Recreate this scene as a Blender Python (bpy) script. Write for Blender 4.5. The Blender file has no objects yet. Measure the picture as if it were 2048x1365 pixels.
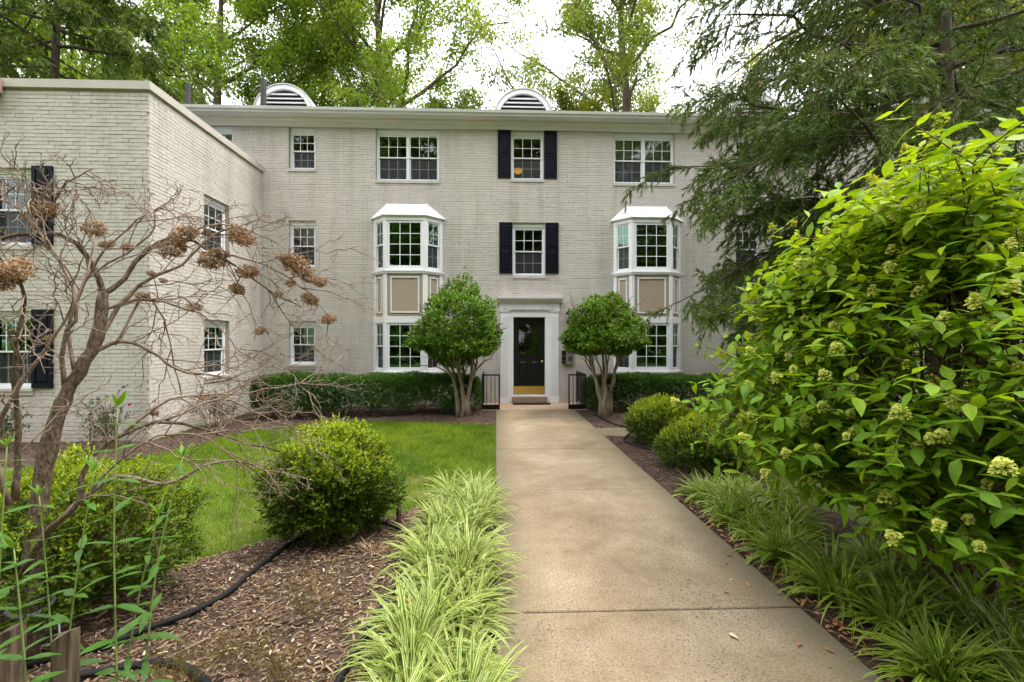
import bpy, math, random
import numpy as np
from mathutils import Vector, Matrix

# ------------------------------------------------------------------ camera, sky, sun, exposure
scene = bpy.context.scene
R = math.radians
cam_data = bpy.data.cameras.new('camera'); cam_data.sensor_width = 36.0; cam_data.lens = 16.0
cam_data.clip_start = 0.05; cam_data.clip_end = 2000.0
cam = bpy.data.objects.new('camera', cam_data); scene.collection.objects.link(cam)
cam.location = (0, 0, 1.655); cam.rotation_euler = (R(90), 0, R(-2.0))
scene.camera = cam

SUN_EL, SUN_AZ = R(64), R(86)          # azimuth measured from +Y towards +X
world = bpy.data.worlds.new('World'); scene.world = world; world.use_nodes = True
wn, wl = world.node_tree.nodes, world.node_tree.links
wn.clear()
w_out = wn.new('ShaderNodeOutputWorld'); w_bg = wn.new('ShaderNodeBackground')
w_sky = wn.new('ShaderNodeTexSky'); w_sky.sky_type = 'NISHITA'; w_sky.sun_disc = False
w_sky.sun_elevation = SUN_EL; w_sky.sun_rotation = SUN_AZ; w_sky.dust_density = 4.0
w_mix = wn.new('ShaderNodeMix'); w_mix.data_type = 'RGBA'
w_mix.inputs[0].default_value = 0.86
w_mix.inputs[7].default_value = (11.6, 11.7, 12.0, 1)      # even cloud cover
wl.new(w_sky.outputs[0], w_mix.inputs[6])
w_tc = wn.new('ShaderNodeTexCoord'); w_sep = wn.new('ShaderNodeSeparateXYZ'); wl.new(w_tc.outputs['Generated'], w_sep.inputs[0])
w_mr = wn.new('ShaderNodeMapRange'); w_mr.inputs[1].default_value = 0.0; w_mr.inputs[2].default_value = 1.0; w_mr.inputs[3].default_value = 0.52; w_mr.inputs[4].default_value = 1.56
wl.new(w_sep.outputs[2], w_mr.inputs[0])
w_mul = wn.new('ShaderNodeMix'); w_mul.data_type = 'RGBA'; w_mul.blend_type = 'MULTIPLY'; w_mul.inputs[0].default_value = 1.0
wl.new(w_mix.outputs[2], w_mul.inputs[6]); wl.new(w_mr.outputs[0], w_mul.inputs[7]); wl.new(w_mul.outputs[2], w_bg.inputs[0])
w_bg.inputs[1].default_value = 0.12
wl.new(w_bg.outputs[0], w_out.inputs[0])

sun_data = bpy.data.lights.new('sun', 'SUN'); sun_data.energy = 1.5; sun_data.angle = R(20); sun_data.color = (1, 0.95, 0.87)
sun = bpy.data.objects.new('sun', sun_data); scene.collection.objects.link(sun)
sd = Vector((math.sin(SUN_AZ) * math.cos(SUN_EL), math.cos(SUN_AZ) * math.cos(SUN_EL), math.sin(SUN_EL)))
sun.rotation_euler = sd.to_track_quat('Z', 'Y').to_euler()
scene.view_settings.view_transform = 'Standard'; scene.view_settings.look = 'None'
scene.view_settings.exposure = 1.33; scene.view_settings.gamma = 1.0; scene.view_settings.use_curve_mapping = False

C = scene.collection
rng = np.random.default_rng(7)
random.seed(7)
PI = math.pi

# ------------------------------------------------------------------ object helpers
def tag(o, label=None, cat=None, group=None, kind=None):
    if label: o['label'] = label
    if cat: o['category'] = cat
    if group: o['group'] = group
    if kind: o['kind'] = kind
    return o

def empty(name, loc=(0, 0, 0), rz=0.0, parent=None):
    o = bpy.data.objects.new(name, None); C.objects.link(o)
    o.empty_display_size = 0.1
    o.location = loc; o.rotation_euler = (0, 0, rz)
    if parent: o.parent = parent
    return o

def link(name, me, mat=None, parent=None, loc=None, rot=None, scale=None):
    o = bpy.data.objects.new(name, me); C.objects.link(o)
    if mat and not me.materials: me.materials.append(mat)
    if parent:
        o.parent = parent
        if loc is None and parent.type == 'EMPTY' and parent.parent is None:
            # parts are modelled in world coordinates: undo the location of the thing
            o.location = -Vector(parent.location)
    if loc is not None: o.location = loc
    if rot is not None: o.rotation_euler = rot
    if scale is not None: o.scale = scale
    return o

def npmesh(name, V, F, attrs=None, smooth=False):
    V = np.asarray(V, dtype=np.float32); F = np.asarray(F, dtype=np.int32)
    me = bpy.data.meshes.new(name)
    me.vertices.add(len(V)); me.vertices.foreach_set('co', V.ravel())
    k = F.shape[1]
    me.loops.add(F.size); me.loops.foreach_set('vertex_index', F.ravel())
    me.polygons.add(len(F)); me.polygons.foreach_set('loop_start', np.arange(len(F), dtype=np.int32) * k)
    me.polygons.foreach_set('use_smooth', np.full(len(F), bool(smooth), dtype=bool))
    for an, av in (attrs or {}).items():
        a = me.attributes.new(an, 'FLOAT', 'POINT'); a.data.foreach_set('value', np.asarray(av, dtype=np.float32).ravel())
    me.update(calc_edges=True)
    return me

class MB:
    """collects shapes for one mesh"""
    def __init__(s): s.v = []; s.f = []
    def add(s, vs, fs):
        b = len(s.v); s.v += [tuple(map(float, p)) for p in vs]; s.f += [tuple(b + i for i in f) for f in fs]
    def box(s, x0, x1, y0, y1, z0, z1, fr=None):
        vs = [(x0, y0, z0), (x1, y0, z0), (x1, y1, z0), (x0, y1, z0), (x0, y0, z1), (x1, y0, z1), (x1, y1, z1), (x0, y1, z1)]
        if fr: vs = [fr(*p) for p in vs]
        s.add(vs, [(0, 3, 2, 1), (4, 5, 6, 7), (0, 1, 5, 4), (1, 2, 6, 5), (2, 3, 7, 6), (3, 0, 4, 7)])
    def prism(s, poly, a, b, axis=0, fr=None):
        """extrude a polygon along an axis between a and b; poly given in the other two axes (cyclic order)"""
        n = len(poly)
        def mk(t, p): return [(t, p[0], p[1]), (p[0], t, p[1]), (p[0], p[1], t)][axis]
        vs = [mk(a, p) for p in poly] + [mk(b, p) for p in poly]
        if fr: vs = [fr(*p) for p in vs]
        s.add(vs, [tuple(range(n))[::-1], tuple(range(n, 2 * n))] + [(i, (i + 1) % n, n + (i + 1) % n, n + i) for i in range(n)])
    def frustum(s, x0, x1, z0, z1, n0, n1, ins, fr):
        """raised field with sloping edges on a wall frame: base at n0, top inset by ins at n1"""
        vs = [(x0, n0, z0), (x1, n0, z0), (x1, n0, z1), (x0, n0, z1), (x0 + ins, n1, z0 + ins), (x1 - ins, n1, z0 + ins), (x1 - ins, n1, z1 - ins), (x0 + ins, n1, z1 - ins)]
        s.add([fr(*p) for p in vs], [(4, 5, 6, 7), (0, 1, 5, 4), (1, 2, 6, 5), (2, 3, 7, 6), (3, 0, 4, 7)])
    def tube(s, pts, rad, n=8, cap=True):
        pts = [Vector(p) for p in pts]
        if not hasattr(rad, '__len__'): rad = [rad] * len(pts)
        b = len(s.v); up = None
        for i, p in enumerate(pts):
            t = (pts[min(i + 1, len(pts) - 1)] - pts[max(i - 1, 0)]).normalized()
            if up is None:
                up = t.orthogonal().normalized()
            else:
                up = (up - t * up.dot(t)).normalized()
            w = t.cross(up)
            for j in range(n):
                a = 2 * PI * j / n
                q = p + (up * math.cos(a) + w * math.sin(a)) * rad[i]
                s.v.append((q.x, q.y, q.z))
        for i in range(len(pts) - 1):
            for j in range(n):
                s.f.append((b + i * n + j, b + i * n + (j + 1) % n, b + (i + 1) * n + (j + 1) % n, b + (i + 1) * n + j))
        if cap:
            s.f.append(tuple(b + j for j in range(n))[::-1]); s.f.append(tuple(b + (len(pts) - 1) * n + j for j in range(n)))
    def lathe(s, prof, c=(0, 0, 0), n=12):
        b = len(s.v)
        for r, z in prof:
            for j in range(n):
                a = 2 * PI * j / n
                s.v.append((c[0] + r * math.cos(a), c[1] + r * math.sin(a), c[2] + z))
        for i in range(len(prof) - 1):
            for j in range(n):
                s.f.append((b + i * n + j, b + i * n + (j + 1) % n, b + (i + 1) * n + (j + 1) % n, b + (i + 1) * n + j))
        s.f.append(tuple(b + j for j in range(n))[::-1]); s.f.append(tuple(b + (len(prof) - 1) * n + j for j in range(n)))
    def build(s, name, mat, parent=None, smooth=False, loc=None):
        me = bpy.data.meshes.new(name); me.from_pydata(s.v, [], s.f)
        me.polygons.foreach_set('use_smooth', np.full(len(me.polygons), bool(smooth), dtype=bool))
        me.update()
        return link(name, me, mat, parent, loc)

def frame(ox, oy, ang):
    """wall frame: s runs along the wall, n points out of it, z up"""
    sx, sy = math.cos(ang), math.sin(ang)
    nx, ny = sy, -sx
    def fr(s, n, z): return (ox + s * sx + n * nx, oy + s * sy + n * ny, z)
    fr.ang = ang
    return fr

# ------------------------------------------------------------------ material helpers
def new_mat(name):
    m = bpy.data.materials.new(name); m.use_nodes = True
    return m, m.node_tree.nodes, m.node_tree.links, m.node_tree.nodes['Principled BSDF']

def ramp(n, stops):
    r = n.new('ShaderNodeValToRGB'); e = r.color_ramp.elements
    while len(e) < len(stops): e.new(0.5)
    for i, (p, c) in enumerate(stops): e[i].position = p; e[i].color = (*c, 1)
    return r

def noise(n, l, scale, detail=4, rough=0.55, vec=None, dist=0.0):
    t = n.new('ShaderNodeTexNoise'); t.inputs['Scale'].default_value = scale; t.inputs['Detail'].default_value = detail
    t.inputs['Roughness'].default_value = rough; t.inputs['Distortion'].default_value = dist
    if vec is not None: l.new(vec, t.inputs['Vector'])
    return t

def pos(n): return n.new('ShaderNodeNewGeometry').outputs['Position']

def mixc(n, l, fac, a, b, mode='MIX'):
    m = n.new('ShaderNodeMix'); m.data_type = 'RGBA'; m.blend_type = mode
    for sock, v in ((m.inputs[0], fac), (m.inputs[6], a), (m.inputs[7], b)):
        if isinstance(v, (int, float)): sock.default_value = v
        elif isinstance(v, tuple): sock.default_value = (*v, 1)
        else: l.new(v, sock)
    return m.outputs[2]

def bump(n, l, b, height, strength=0.3, dist=0.01):
    bp = n.new('ShaderNodeBump'); bp.inputs['Strength'].default_value = strength; bp.inputs['Distance'].default_value = dist
    l.new(height, bp.inputs['Height']); l.new(bp.outputs[0], b.inputs['Normal'])

def plain(name, col, rough=0.5, metal=0.0, var=0.08, scale=3.0, bumpy=0.0, spec=0.5):
    m, n, l, b = new_mat(name)
    t = noise(n, l, scale, 5, 0.6, pos(n))
    r = ramp(n, [(0.3, tuple(c * (1 - var) for c in col)), (0.7, tuple(min(1, c * (1 + var)) for c in col))])
    l.new(t.outputs[0], r.inputs[0]); l.new(r.outputs[0], b.inputs['Base Color'])
    b.inputs['Roughness'].default_value = rough; b.inputs['Metallic'].default_value = metal
    b.inputs['Specular IOR Level'].default_value = spec
    if bumpy:
        t2 = noise(n, l, scale * 12, 4, 0.6, pos(n)); bump(n, l, b, t2.outputs[0], bumpy, 0.01)
    return m

def leafmat(name, stops, rough=0.45, trans=0.3, spec=0.4, tcol=None, tip=None, mott=26.0, blem=False):
    """foliage: colour by the per-leaf attribute rnd, some light passes through"""
    m, n, l, b = new_mat(name)
    a = n.new('ShaderNodeAttribute'); a.attribute_name = 'rnd'
    r = ramp(n, stops); l.new(a.outputs['Fac'], r.inputs[0])
    tn = noise(n, l, mott, 4, 0.65, pos(n)); rn = ramp(n, [(0.28, (0.66, 0.70, 0.62)), (0.5, (1, 1, 1)), (0.74, (1.16, 1.12, 1.0))]); l.new(tn.outputs[0], rn.inputs[0])
    col = mixc(n, l, 1.0, r.outputs[0], rn.outputs[0], 'MULTIPLY')
    if blem:
        tb = noise(n, l, 95, 2, 0.5, pos(n)); rb = ramp(n, [(0.70, (0, 0, 0)), (0.76, (1, 1, 1))]); l.new(tb.outputs[0], rb.inputs[0])
        col = mixc(n, l, rb.outputs[0], col, (0.16, 0.10, 0.03))
    b.inputs['Roughness'].default_value = rough; b.inputs['Specular IOR Level'].default_value = spec
    l.new(col, b.inputs['Base Color'])
    tr = n.new('ShaderNodeBsdfTranslucent')
    l.new(mixc(n, l, 1.0, col, tcol or (1.5, 1.35, 0.5), 'MULTIPLY'), tr.inputs[0])
    mx = n.new('ShaderNodeMixShader'); mx.inputs[0].default_value = trans
    l.new(b.outputs[0], mx.inputs[1]); l.new(tr.outputs[0], mx.inputs[2])
    l.new(mx.outputs[0], n['Material Output'].inputs[0])
    return m

# ------------------------------------------------------------------ materials
def make_brick_mat(name, col):
    m, n, l, b = new_mat(name)
    p = pos(n)
    t1 = noise(n, l, 0.55, 5, 0.6, p); t2 = noise(n, l, 14, 4, 0.6, p)
    a = n.new('ShaderNodeAttribute'); a.attribute_name = 'rnd'
    r1 = ramp(n, [(0.3, tuple(c * 0.93 for c in col)), (0.7, tuple(c * 1.05 for c in col))]); l.new(t1.outputs[0], r1.inputs[0])
    r2 = ramp(n, [(0.0, (0.955, 0.955, 0.95)), (1.0, (1.03, 1.028, 1.025))]); l.new(a.outputs['Fac'], r2.inputs[0])
    c1 = mixc(n, l, 1.0, r1.outputs[0], r2.outputs[0], 'MULTIPLY')
    r3 = ramp(n, [(0.30, (0.86, 0.85, 0.82)), (0.46, (1, 1, 1))]); l.new(t2.outputs[0], r3.inputs[0])
    c2 = mixc(n, l, 0.7, c1, r3.outputs[0], 'MULTIPLY')
    mp = n.new('ShaderNodeMapping'); mp.inputs['Scale'].default_value = (3.2, 3.2, 0.35); l.new(p, mp.inputs[0])
    t5 = noise(n, l, 1.0, 6, 0.65, mp.outputs[0]); r5 = ramp(n, [(0.34, (0.84, 0.83, 0.80)), (0.52, (1, 1, 1)), (0.72, (1.05, 1.045, 1.04))]); l.new(t5.outputs[0], r5.inputs[0])
    c2 = mixc(n, l, 0.85, c2, r5.outputs[0], 'MULTIPLY')
    # splash-back soil tint low on the wall
    sp = n.new('ShaderNodeSeparateXYZ'); l.new(p, sp.inputs[0])
    mr = n.new('ShaderNodeMapRange'); mr.inputs[1].default_value = -0.15; mr.inputs[2].default_value = 0.35; mr.inputs[3].default_value = 0.55; mr.inputs[4].default_value = 0.0
    l.new(sp.outputs[2], mr.inputs[0])
    t4 = noise(n, l, 2.0, 4, 0.6, p); mm = n.new('ShaderNodeMath'); mm.operation = 'MULTIPLY'; l.new(mr.outputs[0], mm.inputs[0]); l.new(t4.outputs[0], mm.inputs[1])
    c3 = mixc(n, l, mm.outputs[0], c2, (0.40, 0.29, 0.16))
    l.new(c3, b.inputs['Base Color']); b.inputs['Roughness'].default_value = 0.75; b.inputs['Specular IOR Level'].default_value = 0.25
    t3 = noise(n, l, 60, 3, 0.6, p); bump(n, l, b, t3.outputs[0], 0.35, 0.006)
    return m

M = {}
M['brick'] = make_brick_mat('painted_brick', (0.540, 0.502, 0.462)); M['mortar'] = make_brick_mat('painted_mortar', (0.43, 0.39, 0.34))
M['trim'] = plain('white_trim_paint', (0.76, 0.76, 0.77), 0.45, var=0.03, bumpy=0.03)
M['vinyl'] = plain('white_vinyl', (0.76, 0.77, 0.80), 0.35, var=0.02)
M['cornice'] = plain('cornice_paint', (0.72, 0.70, 0.66), 0.5, var=0.05)
M['gutter'] = plain('gutter_metal', (0.60, 0.595, 0.57), 0.45, var=0.10, scale=1.2)
M['coping'] = plain('coping_paint', (0.46, 0.425, 0.37), 0.6, var=0.07, scale=2.5, bumpy=0.1)
M['tan'] = plain('tan_panel_paint', (0.37, 0.295, 0.215), 0.5, var=0.04)
M['bayroof'] = plain('white_bay_roof', (0.76, 0.76, 0.76), 0.4, var=0.02)
M['shutter'] = plain('navy_shutter_paint', (0.0045, 0.0055, 0.011), 0.45, var=0.2, spec=0.12)
M['door'] = plain('black_door_paint', (0.006, 0.006, 0.0065), 0.4, var=0.2, spec=0.3)
M['iron'] = plain('black_iron', (0.006, 0.006, 0.0065), 0.45, var=0.3, bumpy=0.1, spec=0.3)
M['brass'] = plain('brass', (0.72, 0.50, 0.16), 0.28, metal=1.0, var=0.1)
M['steel'] = plain('brushed_steel', (0.42, 0.40, 0.36), 0.4, metal=0.8, var=0.1)
M['roof'] = plain('roof_shingle', (0.10, 0.10, 0.10), 0.9, var=0.25, scale=6)
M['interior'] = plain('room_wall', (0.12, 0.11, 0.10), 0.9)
M['blind'] = plain('blind_slat', (0.82, 0.80, 0.75), 0.6, var=0.03)
M['drape'] = plain('grey_drape', (0.10, 0.10, 0.10), 0.9, var=0.15)
M['rubber'] = plain('black_rubber', (0.007, 0.007, 0.0075), 0.65, var=0.3, scale=20, bumpy=0.3, spec=0.3)
M['pipe'] = plain('dark_vent_pipe', (0.035, 0.03, 0.03), 0.7, var=0.3)
M['cloth'] = plain('cream_cord', (0.45, 0.43, 0.33), 0.9, var=0.1)
M['terracotta'] = plain('weathered_terracotta', (0.30, 0.19, 0.14), 0.8, var=0.2)
M['teal'] = plain('teal_glaze', (0.05, 0.16, 0.15), 0.3, var=0.2)
M['stoop'] = plain('stoop_concrete', (0.33, 0.225, 0.150), 0.85, var=0.15, scale=4, bumpy=0.2)
M['soil'] = plain('soil', (0.05, 0.035, 0.022), 0.95, var=0.3, scale=8, bumpy=0.5)

def glass_mat(name, refl, through, ior=1.95):
    m, n, l, b = new_mat(name); n.remove(b)
    f = n.new('ShaderNodeFresnel'); f.inputs[0].default_value = ior
    t = n.new('ShaderNodeBsdfTransparent'); t.inputs[0].default_value = (*through, 1)
    g = n.new('ShaderNodeBsdfGlossy'); g.inputs[0].default_value = (*refl, 1); g.inputs[1].default_value = 0.015
    tx = noise(n, l, 1.6, 2, 0.5, pos(n)); bp = n.new('ShaderNodeBump'); bp.inputs['Strength'].default_value = 0.08; bp.inputs['Distance'].default_value = 0.02
    l.new(tx.outputs[0], bp.inputs['Height']); l.new(bp.outputs[0], g.inputs['Normal'])
    mx = n.new('ShaderNodeMixShader'); l.new(f.outputs[0], mx.inputs[0]); l.new(t.outputs[0], mx.inputs[1]); l.new(g.outputs[0], mx.inputs[2])
    l.new(mx.outputs[0], n['Material Output'].inputs[0])
    return m
M['glass'] = glass_mat('window_glass', (0.85, 0.92, 0.90), (0.88, 0.90, 0.89))
M['glass_green'] = glass_mat('coated_green_glass', (0.62, 1.0, 0.74), (0.30, 0.48, 0.38), 2.5)
def screen_mat():
    m, n, l, b = new_mat('insect_screen'); b.inputs['Base Color'].default_value = (0.035, 0.036, 0.04, 1); b.inputs['Roughness'].default_value = 0.5
    t = n.new('ShaderNodeBsdfTransparent'); mx = n.new('ShaderNodeMixShader'); mx.inputs[0].default_value = 0.45
    l.new(b.outputs[0], mx.inputs[1]); l.new(t.outputs[0], mx.inputs[2]); l.new(mx.outputs[0], n['Material Output'].inputs[0])
    return m
M['screen'] = screen_mat()

def concrete_mat():
    m, n, l, b = new_mat('path_concrete'); p = pos(n)
    t1 = noise(n, l, 0.9, 6, 0.62, p); t2 = noise(n, l, 75, 6, 0.8, p); t3 = noise(n, l, 5.0, 7, 0.68, p)
    r1 = ramp(n, [(0.28, (0.152, 0.108, 0.063)), (0.5, (0.246, 0.188, 0.122)), (0.72, (0.345, 0.277, 0.192))]); l.new(t1.outputs[0], r1.inputs[0])
    r2 = ramp(n, [(0.36, (0.48, 0.46, 0.43)), (0.5, (0.98, 0.98, 0.97)), (0.64, (1.36, 1.35, 1.33))]); l.new(t2.outputs[0], r2.inputs[0])
    r3 = ramp(n, [(0.32, (0.82, 0.80, 0.76)), (0.62, (1.04, 1.04, 1.03))]); l.new(t3.outputs[0], r3.inputs[0])
    c = mixc(n, l, 1.0, r1.outputs[0], r2.outputs[0], 'MULTIPLY'); c = mixc(n, l, 0.9, c, r3.outputs[0], 'MULTIPLY')
    # exposed dark aggregate, patchy
    v = n.new('ShaderNodeTexVoronoi'); v.inputs['Scale'].default_value = 48; l.new(p, v.inputs['Vector'])
    tp = noise(n, l, 1.1, 3, 0.5, p)
    thr = n.new('ShaderNodeMapRange'); thr.inputs[1].default_value = 0.42; thr.inputs[2].default_value = 0.68; thr.inputs[3].default_value = 0.13; thr.inputs[4].default_value = 0.40
    l.new(tp.outputs[0], thr.inputs[0])
    lt = n.new('ShaderNodeMath'); lt.operation = 'LESS_THAN'; l.new(v.outputs['Distance'], lt.inputs[0]); l.new(thr.outputs[0], lt.inputs[1])
    sx = n.new('ShaderNodeSeparateColor'); l.new(v.outputs['Color'], sx.inputs[0])
    gt = n.new('ShaderNodeMath'); gt.operation = 'GREATER_THAN'; gt.inputs[1].default_value = 0.66; l.new(sx.outputs[0], gt.inputs[0])
    mu = n.new('ShaderNodeMath'); mu.operation = 'MULTIPLY'; l.new(lt.outputs[0], mu.inputs[0]); l.new(gt.outputs[0], mu.inputs[1])
    mu2 = n.new('ShaderNodeMath'); mu2.operation = 'MULTIPLY'; mu2.inputs[1].default_value = 0.9; l.new(mu.outputs[0], mu2.inputs[0])
    c = mixc(n, l, mu2.outputs[0], c, (0.085, 0.082, 0.085))
    # grime and moss along the two edges of the walk
    sp = n.new('ShaderNodeSeparateXYZ'); l.new(p, sp.inputs[0])
    a1 = n.new('ShaderNodeMath'); a1.operation = 'SUBTRACT'; a1.inputs[1].default_value = 0.945; l.new(sp.outputs[0], a1.inputs[0])
    a2 = n.new('ShaderNodeMath'); a2.operation = 'ABSOLUTE'; l.new(a1.outputs[0], a2.inputs[0])
    a3 = n.new('ShaderNodeMath'); a3.operation = 'ADD'; l.new(a2.outputs[0], a3.inputs[0])
    a4 = n.new('ShaderNodeMath'); a4.operation = 'MULTIPLY'; a4.inputs[1].default_value = 0.55; l.new(t1.outputs[0], a4.inputs[0]); l.new(a4.outputs[0], a3.inputs[1])
    mr = n.new('ShaderNodeMapRange'); mr.inputs[1].default_value = 0.90; mr.inputs[2].default_value = 1.22; mr.inputs[3].default_value = 0; mr.inputs[4].default_value = 0.85; l.new(a3.outputs[0], mr.inputs[0])
    c = mixc(n, l, mr.outputs[0], c, (0.115, 0.098, 0.058))
    l.new(c, b.inputs['Base Color']); b.inputs['Roughness'].default_value = 0.88; b.inputs['Specular IOR Level'].default_value = 0.25
    bump(n, l, b, t2.outputs[0], 0.35, 0.004)
    return m
M['concrete'] = concrete_mat()

def mulch_mat(name, stops):
    m, n, l, b = new_mat(name)
    a = n.new('ShaderNodeAttribute'); a.attribute_name = 'rnd'
    r = ramp(n, stops); l.new(a.outputs['Fac'], r.inputs[0])
    t = noise(n, l, 120, 2, 0.6, pos(n)); r2 = ramp(n, [(0.3, (0.75, 0.75, 0.75)), (0.7, (1.15, 1.15, 1.15))]); l.new(t.outputs[0], r2.inputs[0])
    l.new(mixc(n, l, 1.0, r.outputs[0], r2.outputs[0], 'MULTIPLY'), b.inputs['Base Color'])
    b.inputs['Roughness'].default_value = 0.9; b.inputs['Specular IOR Level'].default_value = 0.2
    return m
M['chip'] = mulch_mat('bark_chip', [(0.0, (0.050, 0.028, 0.016)), (0.35, (0.14, 0.084, 0.050)), (0.7, (0.265, 0.182, 0.118)), (1.0, (0.50, 0.39, 0.27))])
M['chip_dark'] = mulch_mat('dark_bark_chip', [(0.0, (0.030, 0.017, 0.011)), (0.5, (0.075, 0.042, 0.027)), (0.9, (0.14, 0.085, 0.055)), (1.0, (0.30, 0.22, 0.15))])
M['bedsoil'] = plain('mulch_base', (0.055, 0.033, 0.021), 0.95, var=0.4, scale=25, bumpy=0.6)

def lawn_mat():
    m, n, l, b = new_mat('lawn_thatch'); p = pos(n)
    t1 = noise(n, l, 0.8, 5, 0.6, p); t2 = noise(n, l, 30, 4, 0.7, p)
    r1 = ramp(n, [(0.35, (0.075, 0.115, 0.012)), (0.65, (0.115, 0.155, 0.018))]); l.new(t1.outputs[0], r1.inputs[0])
    r2 = ramp(n, [(0.3, (0.5, 0.5, 0.5)), (0.7, (1.2, 1.2, 1.1))]); l.new(t2.outputs[0], r2.inputs[0])
    l.new(mixc(n, l, 1.0, r1.outputs[0], r2.outputs[0], 'MULTIPLY'), b.inputs['Base Color']); b.inputs['Roughness'].default_value = 0.95
    bump(n, l, b, t2.outputs[0], 0.8, 0.03)
    return m
M['lawn'] = lawn_mat()
M['grass'] = leafmat('grass_blade', [(0.0, (0.075, 0.150, 0.010)), (0.5, (0.160, 0.260, 0.014)), (0.88, (0.27, 0.355, 0.024)), (0.95, (0.24, 0.23, 0.06)), (1.0, (0.42, 0.31, 0.15))], 0.5, 0.35, 0.3, mott=2.2)
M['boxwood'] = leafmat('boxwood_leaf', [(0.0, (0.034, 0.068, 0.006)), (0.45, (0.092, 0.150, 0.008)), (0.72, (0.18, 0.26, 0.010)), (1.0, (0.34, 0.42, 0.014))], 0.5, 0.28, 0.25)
M['holly'] = leafmat('holly_leaf', [(0.0, (0.058, 0.135, 0.008)), (0.5, (0.105, 0.210, 0.010)), (1.0, (0.190, 0.305, 0.017))], 0.32, 0.22, 0.35)
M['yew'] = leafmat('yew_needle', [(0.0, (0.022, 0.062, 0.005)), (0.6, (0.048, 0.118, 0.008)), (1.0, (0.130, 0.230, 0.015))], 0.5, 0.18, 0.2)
M['cedar'] = leafmat('cedar_needle', [(0.0, (0.058, 0.092, 0.020)), (0.5, (0.096, 0.152, 0.030)), (0.85, (0.150, 0.218, 0.038)), (0.93, (0.13, 0.10, 0.055)), (1.0, (0.19, 0.14, 0.085))], 0.6, 0.25, 0.2, (1.3, 1.2, 0.7))
M['hemlock'] = leafmat('hemlock_needle', [(0.0, (0.045, 0.080, 0.012)), (0.5, (0.095, 0.150, 0.020)), (1.0, (0.180, 0.245, 0.034))], 0.6, 0.3, 0.2, (1.3, 1.2, 0.6), mott=1.2)
M['maple'] = leafmat('maple_leaf', [(0.0, (0.090, 0.160, 0.024)), (0.5, (0.160, 0.265, 0.038)), (1.0, (0.265, 0.360, 0.056))], 0.6, 0.5, 0.2, mott=1.2)
M['elm'] = leafmat('elm_leaf', [(0.0, (0.105, 0.175, 0.032)), (0.5, (0.185, 0.285, 0.048)), (1.0, (0.295, 0.385, 0.070))], 0.6, 0.5, 0.2, mott=1.2)
M['poplar'] = leafmat('poplar_leaf', [(0.0, (0.105, 0.160, 0.036)), (0.5, (0.175, 0.245, 0.054)), (1.0, (0.275, 0.335, 0.076))], 0.55, 0.45, 0.25, mott=1.2)
M['limegreen'] = leafmat('lime_leaf', [(0.0, (0.10, 0.14, 0.012)), (0.5, (0.17, 0.21, 0.018)), (1.0, (0.27, 0.29, 0.030))], 0.5, 0.5, 0.3, mott=1.2)
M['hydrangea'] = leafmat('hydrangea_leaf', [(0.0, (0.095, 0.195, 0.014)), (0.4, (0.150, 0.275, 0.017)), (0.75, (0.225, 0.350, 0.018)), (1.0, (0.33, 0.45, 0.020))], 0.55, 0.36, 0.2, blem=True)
M['floret'] = leafmat('green_floret', [(0.0, (0.32, 0.39, 0.05)), (0.6, (0.50, 0.53, 0.10)), (1.0, (0.66, 0.66, 0.20))], 0.6, 0.3, 0.2)
M['dryflower'] = leafmat('dry_sepal', [(0.0, (0.14, 0.088, 0.052)), (0.5, (0.36, 0.250, 0.165)), (1.0, (0.64, 0.50, 0.36))], 0.8, 0.4, 0.1, (1.2, 1.0, 0.8))
M['weed'] = leafmat('weed_leaf', [(0.0, (0.040, 0.110, 0.014)), (0.6, (0.070, 0.170, 0.018)), (1.0, (0.21, 0.34, 0.018))], 0.5, 0.35, 0.3)
M['rose'] = leafmat('rose_leaf', [(0.0, (0.020, 0.045, 0.014)), (0.8, (0.045, 0.080, 0.024)), (1.0, (0.14, 0.085, 0.045))], 0.4, 0.2, 0.4)
M['wisp'] = leafmat('wisp_seed', [(0.0, (0.16, 0.12, 0.045)), (0.6, (0.24, 0.19, 0.06)), (1.0, (0.20, 0.21, 0.05))], 0.8, 0.4, 0.1)
M['petal_red'] = plain('red_petal', (0.45, 0.01, 0.05), 0.5)
M['fallen'] = plain('fallen_leaf_brown', (0.30, 0.13, 0.05), 0.7, var=0.3, scale=40)
M['fallen_pale'] = plain('fallen_leaf_pale', (0.55, 0.47, 0.25), 0.7, var=0.2, scale=40)

def liriope_mat(name, edge, mid, base):
    m, n, l, b = new_mat(name)
    a = n.new('ShaderNodeAttribute'); a.attribute_name = 'mid'; q = n.new('ShaderNodeAttribute'); q.attribute_name = 'rnd'
    r = ramp(n, [(0.27, edge), (0.48, mid)]); l.new(a.outputs['Fac'], r.inputs[0])
    r2 = ramp(n, [(0.0, (0.72, 0.75, 0.6)), (1.0, (1.12, 1.1, 1.1))]); l.new(q.outputs['Fac'], r2.inputs[0])
    c = mixc(n, l, 1.0, r.outputs[0], r2.outputs[0], 'MULTIPLY')
    h = n.new('ShaderNodeAttribute'); h.attribute_name = 'along'
    r4 = ramp(n, [(0.0, (1, 1, 1)), (0.35, (0, 0, 0))]); l.new(h.outputs['Fac'], r4.inputs[0])
    c = mixc(n, l, r4.outputs[0], c, base)
    l.new(c, b.inputs['Base Color']); b.inputs['Roughness'].default_value = 0.42; b.inputs['Specular IOR Level'].default_value = 0.4
    tr = n.new('ShaderNodeBsdfTranslucent'); l.new(c, tr.inputs[0])
    mx = n.new('ShaderNodeMixShader'); mx.inputs[0].default_value = 0.3
    l.new(b.outputs[0], mx.inputs[1]); l.new(tr.outputs[0], mx.inputs[2]); l.new(mx.outputs[0], n['Material Output'].inputs[0])
    return m
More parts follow.
